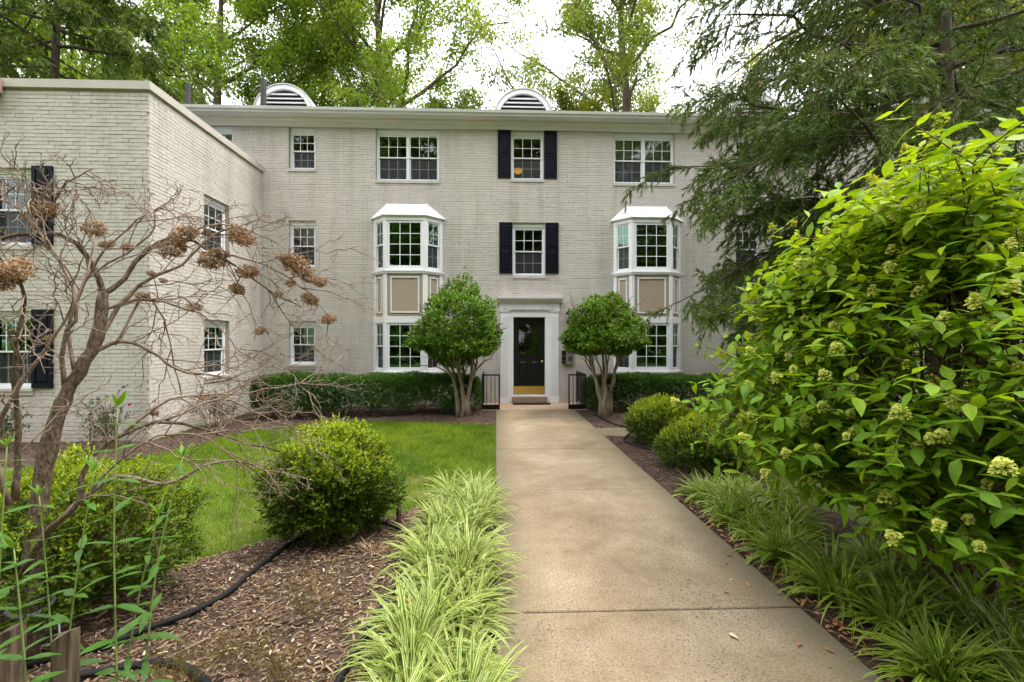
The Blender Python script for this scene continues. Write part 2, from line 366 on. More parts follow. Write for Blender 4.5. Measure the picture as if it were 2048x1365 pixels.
M['liriope'] = liriope_mat('variegated_liriope', (0.66, 0.67, 0.24), (0.135, 0.240, 0.026), (0.20, 0.27, 0.018))
M['liriope_green'] = liriope_mat('green_liriope', (0.46, 0.53, 0.06), (0.085, 0.190, 0.018), (0.10, 0.17, 0.012))

def bark_mat(name, dark, light, scale=14, stretch=0.25):
    m, n, l, b = new_mat(name)
    mp = n.new('ShaderNodeMapping'); mp.inputs['Scale'].default_value = (1, 1, stretch); l.new(pos(n), mp.inputs[0])
    t = noise(n, l, scale, 6, 0.65, mp.outputs[0], 0.6)
    r = ramp(n, [(0.32, dark), (0.68, light)]); l.new(t.outputs[0], r.inputs[0]); l.new(r.outputs[0], b.inputs['Base Color'])
    b.inputs['Roughness'].default_value = 0.85; b.inputs['Specular IOR Level'].default_value = 0.25
    bump(n, l, b, t.outputs[0], 0.8, 0.02)
    return m
M['bark'] = bark_mat('grey_brown_bark', (0.045, 0.032, 0.022), (0.16, 0.125, 0.09))
M['bark_bare'] = bark_mat('shrub_bark', (0.030, 0.020, 0.012), (0.235, 0.172, 0.118), 70, 0.4)
M['twig_bare'] = bark_mat('bare_twig', (0.125, 0.085, 0.060), (0.34, 0.255, 0.192), 30)
M['bark_smooth'] = bark_mat('smooth_holly_bark', (0.12, 0.090, 0.060), (0.32, 0.26, 0.19), 11)
M['bark_cedar'] = bark_mat('cedar_bark', (0.030, 0.022, 0.017), (0.105, 0.080, 0.062), 10, 0.15)
M['stem'] = bark_mat('brown_stem', (0.085, 0.050, 0.022), (0.19, 0.130, 0.060), 30)
M['greenstem'] = plain('green_stem', (0.17, 0.25, 0.06), 0.6)
M['oldwood'] = bark_mat('old_stake_wood', (0.040, 0.028, 0.018), (0.20, 0.150, 0.100), 34, 0.12)
M['lamp_glow'] = None
def glow(name, col, e):
    m, n, l, b = new_mat(name); b.inputs['Base Color'].default_value = (*col, 1); b.inputs['Emission Color'].default_value = (*col, 1); b.inputs['Emission Strength'].default_value = e
    return m
M['lamp_glow'] = glow('amber_lamp_glass', (1.0, 0.46, 0.05), 0.55)

# ------------------------------------------------------------------ terrain
def sm(t): t = np.clip(t, 0, 1); return t * t * (3 - 2 * t)
def gz(x, y):
    x = np.asarray(x, dtype=float)
    return -0.035 - 0.10 * sm((-x - 0.2) / 5.0) - 0.03 * sm((x - 2.2) / 5.0)

def inside(poly, x, y):
    res = np.zeros(len(x), bool); n = len(poly)
    for i in range(n):
        x0, y0 = poly[i]; x1, y1 = poly[(i + 1) % n]
        c = ((y0 > y) != (y1 > y)) & (x < (x1 - x0) * (y - y0) / (y1 - y0 + 1e-12) + x0)
        res ^= c
    return res

xs = np.concatenate([[-400, -120, -50, -25], np.arange(-14, 14.1, 0.4), [25, 50, 120, 400]])
ys = np.concatenate([[-400, -120, -50, -20, -8, -2], np.arange(0, 14.1, 0.5), [25, 50, 120, 400]])
gx, gy = np.meshgrid(xs, ys); V = np.stack([gx, gy, gz(gx, gy)], -1).reshape(-1, 3)
nx, ny = len(xs), len(ys)
ii = (np.arange(ny - 1)[:, None] * nx + np.arange(nx - 1)[None]).ravel()
ground = link('ground', npmesh('ground', V, np.stack([ii, ii + 1, ii + 1 + nx, ii + nx], 1)), M['lawn']); tag(ground, kind='structure')

BEDS = {
    'front_left': [(0.05, -1), (0.05, 5.15), (-0.5, 4.96), (-0.68, 4.68), (-0.96, 4.40), (-1.59, 4.18), (-1.92, 3.96), (-2.2, 3.73), (-2.43, 3.5), (-2.8, 3.35), (-3.6, 3.45), (-4.3, 3.6), (-4.8, 2.5), (-4.8, -1)],
    'back_left': [(0.05, 9.05), (-1.0, 9.35), (-2.03, 9.68), (-3.0, 9.88), (-3.68, 9.85), (-4.72, 9.27), (-5.04, 8.64), (-5.06, 7.93), (-5.25, 7.4), (-5.5, 7.0), (-6.5, 6.7), (-9, 6.5), (-13, 6.5), (-13, 8.33), (-6.1, 8.33), (-6.1, 12.2), (-0.3, 12.2), (-.3, 10.9), (.05, 10.9)],
    'front_right': [(1.80, -1), (1.80, 7.9), (2.95, 7.9), (3.15, 6.5), (3.25, 5), (3.3, 4.1), (3.8, 3.65), (5, 3.35), (6.6, 3.2), (6.6, -1)],
    'back_right': [(1.80, 8.6), (2.95, 8.6), (4.0, 9.4), (7, 9.6), (7.8, 9.4), (7.8, 12.2), (2.1, 12.2), (2.1, 10.9), (1.80, 10.9)],
}
def bed_h(x, y):
    return 0.016 + 0.010 * np.sin(x * 2.3 + 1.0) * np.cos(y * 1.9) + 0.007 * np.sin(x * 9 + y * 4) * np.sin(y * 11)
for bn, poly in BEDS.items():
    st = 0.09
    ax = np.arange(min(p[0] for p in poly) - st, max(p[0] for p in poly) + st, st); ay = np.arange(min(p[1] for p in poly) - st, max(p[1] for p in poly) + st, st)
    X, Y = np.meshgrid(ax, ay)
    V = np.stack([X, Y, gz(X, Y) + bed_h(X, Y) + rng.uniform(-.004, .004, X.shape)], -1).reshape(-1, 3)
    a, b_ = len(ax), len(ay)
    I, J = np.meshgrid(np.arange(a - 1), np.arange(b_ - 1)); k = (J * a + I).ravel()
    cx = ax[I].ravel() + st / 2; cy = ay[J].ravel() + st / 2
    k = k[inside(poly, cx, cy)]
    F = np.stack([k, k + 1, k + 1 + a, k + a], 1)
    u, inv = np.unique(F, return_inverse=True)
    tag(link('mulch_bed', npmesh('mulch_bed', V[u], inv.reshape(F.shape)), M['bedsoil']), kind='structure')

# the walk: slabs with open joints
path = empty('path'); tag(path, kind='structure')
joints = [-3.2, -1.2, 0.78, 2.77, 5.05, 6.97, 8.9, 10.93]
def slab(x0, x1, y0, y1, name, mat, parent, top=0.0, bot=-0.14, bev=0.006):
    mb = MB(); b = bev
    ring = lambda i, z: [(x0 + i, y0 + i, z), (x1 - i, y0 + i, z), (x1 - i, y1 - i, z), (x0 + i, y1 - i, z)]
    vs = ring(0, bot) + ring(0, top - b) + ring(b, top)
    fs = [(8, 9, 10, 11)] + [(o + i, o + (i + 1) % 4, o + 4 + (i + 1) % 4, o + 4 + i) for o in (0, 4) for i in range(4)]
    mb.add(vs, fs)
    return mb.build(name, mat, parent)
for i in range(len(joints) - 1):
    g = 0.010 if i < 4 else 0.015
    slab(0, 1.89, joints[i] + g / 2, joints[i + 1] - g / 2, 'slab', M['concrete'], path, top=0.0 + (0.002 if i % 2 else 0.0), bev=0.006)
for yj in joints[1:-1]:
    mb = MB(); mb.box(.004, 1.886, yj - .016, yj + .016, -.10, -.008); mb.build('joint_fill', M['soil'], path)
side = empty('side_path'); tag(side, kind='structure')
slab(1.893, 2.37, 7.86, 8.66, 'slab', M['concrete'], side, top=-0.004)
slab(2.376, 2.98, 7.86, 8.66, 'slab', M['concrete'], side, top=-0.008)
st = slab(-0.36, 2.21, 10.94, 12.19, 'stoop', M['stoop'], None, top=0.004); tag(st, kind='structure')

# ------------------------------------------------------------------ brick walls
CR, BL = 0.068, 0.213
Z0 = -0.20
def snap(z): return Z0 + round((z - Z0) / CR) * CR
class BrickSet:
    """bricks of one building: rows of (frame, s centre, z centre, length, height, proud, random)"""
    def __init__(s): s.rows = []; s.frames = []
    def wall(s, fr, s0, s1, z0, z1, holes, rs):
        fi = len(s.frames); s.frames.append(fr)
        k0 = int(round((z0 - Z0) / CR)); k1 = int((z1 - Z0) / CR + .02)
        for k in range(k0, k1):
            za, zb = Z0 + k * CR, Z0 + (k + 1) * CR
            free = [(s0, s1)]
            for (a, b, c, d) in holes:
                if c < zb - 0.012 and d > za + 0.012:
                    nf = []
                    for (u, v) in free:
                        if b <= u or a >= v: nf.append((u, v)); continue
                        if a - u > 0.03: nf.append((u, a))
                        if v - b > 0.03: nf.append((b, v))
                    free = nf
            off = (BL / 2 if k % 2 else 0) + (rs.uniform(-.012, .012))
            hrow = 0.0605 + rs.uniform(-.0040, .0035)
            for (u, v) in free:
                j = math.floor((u - off) / BL)
                x = off + j * BL
                while x < v:
                    a, b = max(x, u), min(x + BL, v)
                    if b - a > 0.035:
                        gl, gr = (0.002 if a == u else 0.0022), (0.002 if b == v else 0.0022)
                        a2, b2 = a + gl + rs.uniform(-.0015, .002), b - gr - rs.uniform(-.0015, .002)
                        s.rows.append((fi, (a2 + b2) / 2, (za + zb) / 2 + rs.uniform(-.0014, .0014), b2 - a2, hrow + rs.uniform(-.0012, .0012), 0.0095 + rs.uniform(-.0025, .0025), rs.uniform(0, 1)))
                    x += BL * rs.uniform(.97, 1.03)
    def build(s, parent, mat, focus, rs):
        A = np.array(s.rows)
        full = np.where(np.abs(A[:, 3] - 0.2085) < 0.006)[0]
        ctr = np.array([s.frames[int(A[i, 0])](A[i, 1], 0, A[i, 2]) for i in full])
        d = np.linalg.norm(ctr - np.array(focus), axis=1)
        pick = full[np.argsort(d)[:300]]
        # six shared meshes for the bricks that are objects of their own
        base = []
        for q in range(6):
            V, F = s.geom(np.array([[0, 0, 0, 0.2085, 0.0605 + rs.uniform(-.003, .003), 0.0095 + rs.uniform(-.0025, .0025), 0]]), [frame(0, 0, 0)], rs)
            base.append(npmesh('brick', V, F, {'rnd': np.full(len(V), rs.uniform(0, 1))})); base[-1].materials.append(mat)
        for i in pick:
            fr = s.frames[int(A[i, 0])]
            p = Vector(fr(A[i, 1], 0, A[i, 2])) - parent.location
            link('brick', base[rs.randrange(6)], None, parent, loc=p, rot=(0, 0, fr.ang))
        rest = np.setdiff1d(np.arange(len(A)), pick)
        V, F = s.geom(A[rest], s.frames, rs)
        o = link('brick_courses', npmesh('brick_courses', V, F, {'rnd': np.repeat(A[rest, 6], 12)}), mat, parent)
        tag(o, kind='stuff')
    def geom(s, A, frames, rs):
        n = len(A); g = np.random.default_rng(rs.randrange(10 ** 6))
        hl, hh, pr = A[:, 3] / 2, A[:, 4] / 2, A[:, 5]
        L = np.zeros((n, 12, 3)); sg = np.array([(-1, -1), (1, -1), (1, 1), (-1, 1)])
        for c in range(4):
            for r_, (ins, nn) in enumerate(((0, -0.004 * np.ones(n)), (0, pr - 0.0025), (0.0025, pr))):
                L[:, r_ * 4 + c, 0] = A[:, 1] + sg[c, 0] * (hl - ins); L[:, r_ * 4 + c, 2] = A[:, 2] + sg[c, 1] * (hh - ins); L[:, r_ * 4 + c, 1] = nn
        L[:, 4:, 1] += g.uniform(-.0009, .0009, (n, 8)); L[:, 4:, 2] += g.uniform(-.0008, .0008, (n, 8))
        W = np.zeros_like(L)
        for fi, fr in enumerate(frames):
            m = A[:, 0].astype(int) == fi
            o = np.array(fr(0, 0, 0)); es = np.array(fr(1, 0, 0)) - o; en = np.array(fr(0, 1, 0)) - o
            W[m] = o + L[m][..., 0:1] * es + L[m][..., 1:2] * en + L[m][..., 2:3] * np.array([0, 0, 1])
        f = [(8, 9, 10, 11)] + [(q + i, q + (i + 1) % 4, q + 4 + (i + 1) % 4, q + 4 + i) for q in (0, 4) for i in range(4)]
        F = (np.arange(n)[:, None, None] * 12 + np.array(f)[None]).reshape(-1, 4)
        return W.reshape(-1, 3), F

def backing(mb, fr, s0, s1, z0, z1, holes, depth=0.11):
    """wall face behind the bricks, cut out at the openings, with the reveals of the openings"""
    S = sorted({s0, s1} | {min(max(h[i], s0), s1) for h in holes for i in (0, 1)}); Zs = sorted({z0, z1} | {min(max(h[i], z0), z1) for h in holes for i in (2, 3)})
    for a, b in zip(S, S[1:]):
        for c, d in zip(Zs, Zs[1:]):
            ms, mz = (a + b) / 2, (c + d) / 2
            if any(h[0] < ms < h[1] and h[2] < mz < h[3] for h in holes): continue
            mb.add([fr(a, 0, c), fr(b, 0, c), fr(b, 0, d), fr(a, 0, d)], [(0, 1, 2, 3)])
    for (a, b, c, d) in holes:
        q = [(a, c), (b, c), (b, d), (a, d)]
        for i in range(4):
            p0, p1 = q[i], q[(i + 1) % 4]
            mb.add([fr(p0[0], 0.004, p0[1]), fr(p1[0], 0.004, p1[1]), fr(p1[0], -depth, p1[1]), fr(p0[0], -depth, p0[1])], [(0, 3, 2, 1)])

# ------------------------------------------------------------------ windows
pane_cache = {}
def pane(fr, s0, s1, n, z0, z1, mat, parent):
    w, h = round(s1 - s0, 3), round(z1 - z0, 3)
    key = (w, h, mat.name)
    if key not in pane_cache:
        mb = MB(); f0 = frame(0, 0, 0)
        mb.add([f0(-w / 2, 0, -h / 2), f0(w / 2, 0, -h / 2), f0(w / 2, 0, h / 2), f0(-w / 2, 0, h / 2)], [(0, 1, 2, 3)])
        me = bpy.data.meshes.new('pane'); me.from_pydata(mb.v, [], mb.f); me.materials.append(mat); pane_cache[key] = me
    top = parent
    while top.parent: top = top.parent
    o = link('pane', pane_cache[key], None, parent, loc=Vector(fr((s0 + s1) / 2, n, (z0 + z1) / 2)) - top.location, rot=(0, 0, fr.ang))
    if parent.parent: o.location = Vector(fr((s0 + s1) / 2, n, (z0 + z1) / 2))
    return o

def ring(mb, fr, s0, s1, z0, z1, w, n0, n1, wb=None):
    wb = w if wb is None else wb
    mb.box(s0, s0 + w, n0, n1, z0, z1, fr); mb.box(s1 - w, s1, n0, n1, z0, z1, fr)
    mb.box(s0 + w, s1 - w, n0, n1, z1 - w, z1, fr); mb.box(s0 + w, s1 - w, n0, n1, z0, z0 + wb, fr)

def sash(fr, s0, s1, z0, z1, n, cols, rows, mat, parent, w=0.036, gl=None, screen=False, mw=0.016):
    mb = MB(); ring(mb, fr, s0, s1, z0, z1, w, n - 0.03, n)
    a, b, c, d = s0 + w, s1 - w, z0 + w, z1 - w
    for i in range(1, cols):
        x = a + (b - a) * i / cols; mb.box(x - mw / 2, x + mw / 2, n - 0.022, n - 0.008, c, d, fr)
    for j in range(1, rows):
        z = c + (d - c) * j / rows
        for i in range(cols):
            xa = a + (b - a) * i / cols + (mw / 2 if i else 0); xb = a + (b - a) * (i + 1) / cols - (mw / 2 if i < cols - 1 else 0)
            mb.box(xa, xb, n - 0.022, n - 0.008, z - mw / 2, z + mw / 2, fr)
    o = mb.build('sash', mat, parent)
    for i in range(cols):
        for j in range(rows):
            xa = a + (b - a) * i / cols; xb = a + (b - a) * (i + 1) / cols; za = c + (d - c) * j / rows; zb = c + (d - c) * (j + 1) / rows
            p = pane(fr, xa + 0.001, xb - 0.001, n - 0.015, za + 0.001, zb - 0.001, gl or M['glass'], parent)
    if screen:
        mb = MB(); mb.add([fr(a, n - 0.003, c), fr(b, n - 0.003, c), fr(b, n - 0.003, d), fr(a, n - 0.003, d)], [(0, 1, 2, 3)])
        mb.build('screen', M['screen'], parent)
    return o

def rel(o, thing):
    """sub-parts are modelled in world coordinates under a part that sits at the origin of its thing"""
    return o

def blind(fr, s0, s1, z0, z1, n, parent, step=0.05, mat=None, tilt=0.3):
    mb = MB(); z = z1 - 0.03
    mb.box(s0, s1, n - 0.03, n + 0.01, z1 - 0.035, z1, fr)
    while z > z0:
        dz = 0.020
        mb.add([fr(s0, n + 0.018, z - dz * tilt), fr(s1, n + 0.018, z - dz * tilt), fr(s1, n - 0.018, z + dz * tilt), fr(s0, n - 0.018, z + dz * tilt)], [(0, 1, 2, 3)]); z -= step
    for x in (s0 + (s1 - s0) * .3, s0 + (s1 - s0) * .7): mb.box(x - .012, x + .012, n - 0.022, n - 0.020, z0, z1 - .04, fr)
    return mb.build('blind', mat or M['blind'], parent)

def double_hung(bld, fr, s0, s1, z0, z1, cols=3, units=1, header=0.07, inside_kind='blind', gl=None, sill_white=False, setb=0.085):
    """frame of one opening with one or more double-hung units, sill and what hangs behind"""
    mb = MB(); ft = z1 - header
    mb.box(s0 + .002, s1 - .002, -setb - .03, -setb + 0.025, ft, z1 - .002, fr)                       # header board
    ring(mb, fr, s0 + .002, s1 - .002, z0 + .002, ft, 0.045, -setb - 0.06, -setb)
    uw = (s1 - s0 - 0.09 - (units - 1) * 0.05) / units
    for u in range(1, units):
        x = s0 + .045 + u * uw + (u - 1) * 0.05; mb.box(x, x + 0.05, -setb - 0.06, -setb + .003, z0 + .047, ft - .045, fr)
    w = mb.build('window', M['vinyl'], bld)
    zm = (z0 + ft) / 2 + 0.01
    for u in range(units):
        a = s0 + .047 + u * (uw + 0.05); b = a + uw - .004
        sash(fr, a, b, zm - 0.018, ft - .047, -setb - 0.012, cols, 2, M['vinyl'], w, 0.03, gl)
        sash(fr, a, b, z0 + .047, zm + 0.012, -setb - 0.044, cols, 2, M['vinyl'], w, 0.034, gl, screen=True)
        if inside_kind == 'blind': blind(fr, a + .02, b - .02, z0 + .05, ft - .05, -setb - 0.16, w)
        elif inside_kind == 'drape':
            m2 = MB(); n0 = -setb - 0.2; k = 14
            for i in range(k):
                xa = a + (b - a) * i / k; xb = a + (b - a) * (i + 1) / k; na, nb = n0 + (0.02 if i % 2 else -.02), n0 + (-.02 if i % 2 else .02)
                m2.add([fr(xa, na, z0), fr(xb, nb, z0), fr(xb, nb, ft), fr(xa, na, ft)], [(0, 1, 2, 3)])
            m2.build('curtain', M['drape'], w)
        elif inside_kind == 'shade':
            m2 = MB(); m2.box(a, b, -setb - .15, -setb - .145, z0 + .05 + (ft - z0) * .45, ft, fr); m2.build('shade', M['blind'], w)
    m3 = MB()
    if sill_white: m3.box(s0 - .02, s1 + .02, -setb, 0.055, z0 - 0.045, z0 + .004, fr)
    m3.box(s0 - .015, s1 + .015, -setb, 0.035, z0 - 0.07 - (.046 if sill_white else 0), z0 - (.046 if sill_white else 0.0), fr)
    m3.build('sill', M['brick'] if not sill_white else M['coping'], w)
    return w

def shutter(bld, fr, s0, s1, z0, z1):
    mb = MB(); n0 = 0.010
    mb.box(s0, s1, n0, n0 + 0.022, z0, z1, fr)
    w = 0.062; zm = z0 + (z1 - z0) * 0.485
    ring(mb, fr, s0, s1, z0, z1, w, n0 + .0221, n0 + 0.036, 0.085); mb.box(s0 + w, s1 - w, n0 + .0221, n0 + 0.036, zm - .035, zm + .035, fr)
    o = mb.build('shutter', M['shutter'], bld)
    for a, b in ((z0 + .085, zm - .035), (zm + .035, z1 - w)):
        m2 = MB(); m2.frustum(s0 + w + .008, s1 - w - .008, a + .008, b - .008, n0 + 0.0222, n0 + 0.036, 0.028, fr); m2.build('panel', M['shutter'], o)
    return o

# ------------------------------------------------------------------ the main block
FM = frame(0, 12.2, 0)
main = empty('apartment_building', (0.9, 12.2, 0)); tag(main, 'three-storey grey painted brick block with the front door and bay windows', 'building')
# (s0, s1, z0, z1)
OP = [(-5.46, -4.77, 6.19, 7.30), (-3.19, -1.51, 5.92, 7.30), (0.40, 1.28, 5.98, 7.30), (3.17, 4.85, 5.95, 7.30),
      (-5.46, -4.77, 3.64, 4.81), (0.44, 1.32, 3.43, 4.83), (-5.46, -4.77, 1.00, 2.20), (6.53, 7.23, 1.00, 2.20), (6.53, 7.23, 3.64, 4.81), (6.53, 7.23, 6.19, 7.30),
      (-7.62, -6.91, 6.30, 7.30)]
OP = [(a, b, snap(c), d if d > 7 else snap(d)) for a, b, c, d in OP]
DOOR = (0.42, 1.36, 0.0, 2.36)
BAYH = [(-3.16, -1.50, snap(0.92), snap(4.78)), (3.25, 4.92, snap(0.92), snap(4.78))]
holes = OP + [DOOR] + BAYH
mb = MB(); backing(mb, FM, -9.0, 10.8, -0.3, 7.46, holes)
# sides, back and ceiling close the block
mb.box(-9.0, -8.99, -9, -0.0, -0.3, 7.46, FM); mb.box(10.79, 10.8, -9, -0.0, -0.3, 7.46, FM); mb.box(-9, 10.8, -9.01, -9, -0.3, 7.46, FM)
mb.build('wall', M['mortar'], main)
BS = BrickSet(); rs = random.Random(3)
bh = OP + [DOOR] + [(a - .06, b + .06, c - .05, d + .08) for a, b, c, d in BAYH]
BS.wall(FM, -6.15, 7.75, Z0, 6.26, bh, rs); BS.wall(FM, -8.9, 10.7, 6.26, 7.34, bh, rs)
BS.build(main, M['brick'], (0.9, 12.2, 4.2), rs)
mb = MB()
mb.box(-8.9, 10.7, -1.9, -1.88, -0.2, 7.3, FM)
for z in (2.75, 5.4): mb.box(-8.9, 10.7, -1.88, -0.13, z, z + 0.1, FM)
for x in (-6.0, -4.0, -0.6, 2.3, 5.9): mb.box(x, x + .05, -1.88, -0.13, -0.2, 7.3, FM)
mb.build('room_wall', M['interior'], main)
kinds = ['blind', 'blind', 'none', 'shade', 'drape', 'none', 'none', 'none', 'drape', 'blind', 'shade']
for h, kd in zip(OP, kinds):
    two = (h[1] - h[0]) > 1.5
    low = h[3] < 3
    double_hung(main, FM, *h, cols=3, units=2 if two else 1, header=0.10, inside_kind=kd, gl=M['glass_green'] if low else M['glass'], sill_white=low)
for (a, b) in ((0.045, 0.395), (1.285, 1.635)): shutter(main, FM, a, b, 6.02, 7.29)
for (a, b) in ((0.085, 0.435), (1.325, 1.675)): shutter(main, FM, a, b, 3.47, 4.83)

# cornice: frieze board, bed mould with dentils, soffit and gutter
mb = MB(); mb.box(-9.0, 10.8, 0.0, 0.055, 7.30, 7.455, FM); mb.prism([(0.056, 7.455), (0.056, 7.435), (0.075, 7.435), (0.10, 7.455)], -9.0, 10.8, 0, FM); mb.build('frieze', M['cornice'], main)
mb = MB(); mb.prism([(0.0, 7.456), (0.11, 7.456), (0.12, 7.49), (0.15, 7.505), (0.15, 7.53), (0.0, 7.53)], -9.0, 10.8, 0, FM)
x = -8.95
while x < 10.75: mb.box(x, x + .026, 0.1215, 0.143, 7.462, 7.486, FM); x += 0.052
mb.build('bed_moulding', M['cornice'], main)
mb = MB(); mb.box(-9.0, 10.8, 0.151, 0.33, 7.508, 7.53, FM); mb.build('soffit', M['cornice'], main)
mb = MB(); mb.prism([(0.331, 7.50), (0.40, 7.49), (0.415, 7.535), (0.45, 7.555), (0.465, 7.62), (0.455, 7.62), (0.44, 7.57), (0.331, 7.57)], -9.1, 10.9, 0, FM)
for x in (-3.9, 1.7, 7.2): mb.prism([(0.328, 7.497), (0.403, 7.486), (0.419, 7.535), (0.454, 7.555), (0.469, 7.625), (0.44, 7.575), (0.328, 7.575)], x, x + .05, 0, FM)
mb.build('gutter', M['gutter'], main)
# low hipped roof
rf = MB(); rz0 = 7.56
V = [FM(-9.2, 0.34, rz0), FM(11.0, 0.34, rz0), FM(11.0, -9.3, rz0), FM(-9.2, -9.3, rz0), FM(-4.6, -4.6, 9.15), FM(6.4, -4.6, 9.15)]
rf.add(V, [(0, 1, 5, 4), (1, 2, 5), (2, 3, 4, 5), (3, 0, 4), (3, 2, 1, 0)])
roof = rf.build('roof', M['roof'], main)
# half-round louvred roof vents
def roof_vent(cx):
    yb = 13.6; c = 8.34; r = 0.86
    arc = [(cx + r * math.cos(a), c + r * math.sin(a)) for a in np.linspace(0, PI, 25)]
    inn = [(cx + (r - .13) * math.cos(a), c + (r - .13) * math.sin(a)) for a in np.linspace(0, PI, 25)]
    m = MB()
    for i in range(24):
        q = [arc[i], arc[i + 1], inn[i + 1], inn[i]]
        m.add([(p[0], yb, p[1]) for p in q] + [(p[0], yb + .10, p[1]) for p in q], [(0, 1, 2, 3), (3, 2, 6, 7), (0, 4, 5, 1)])
    m.box(cx - r, cx - r + .13, yb, yb + .1, 7.8, c); m.box(cx + r - .13, cx + r, yb, yb + .1, 7.8, c)
    o = m.build('roof_vent', M['trim'], main)
    m = MB()
    a2 = [(cx + (r + .03) * math.cos(a), c + (r + .03) * math.sin(a)) for a in np.linspace(0, PI, 25)]
    for i in range(24): m.add([(a2[i][0], yb - .02, a2[i][1]), (a2[i + 1][0], yb - .02, a2[i + 1][1]), (a2[i + 1][0], yb + 2.6, a2[i + 1][1]), (a2[i][0], yb + 2.6, a2[i][1])], [(0, 1, 2, 3)]); m.add([(arc[i][0], yb - .02, arc[i][1]), (arc[i + 1][0], yb - .02, arc[i + 1][1]), (a2[i + 1][0], yb - .02, a2[i + 1][1]), (a2[i][0], yb - .02, a2[i][1])], [(0, 1, 2, 3)])
    m.build('vent_roof', M['gutter'], o)
    m = MB(); m.box(cx - r + .05, cx + r - .05, yb + .14, yb + .15, 7.8, c + .35); m.box(cx - .55, cx + .55, yb + .14, yb + .15, c + .35, c + r - .25); m.build('vent_back', M['pipe'], o)
    z = c - .05; 
    while z < c + r - .2:
        hw = math.sqrt(max((r - .13) ** 2 - max(z + .05 - c, 0) ** 2, 0.01)) + .0
        m = MB(); m.prism([(yb + .005, z), (yb + .02, z - .012), (yb + .125, z + .085), (yb + .11, z + .098)], cx - hw, cx + hw, 0); m.build('slat', M['trim'], o); z += 0.122
for cx in (-6.25, 0.82, 7.9): roof_vent(cx)
for (x, y, z1, r) in ((-8.85, 13.4, 9.03, .075), (-6.62, 13.2, 9.10, .075)):
    m = MB(); m.lathe([(r + .03, 7.7), (r + .03, 7.95), (r, 8.0), (r, z1), (r - .012, z1), (r - .012, z1 - .05)], (x, y, 0), 12); m.build('vent_pipe', M['pipe'], main)

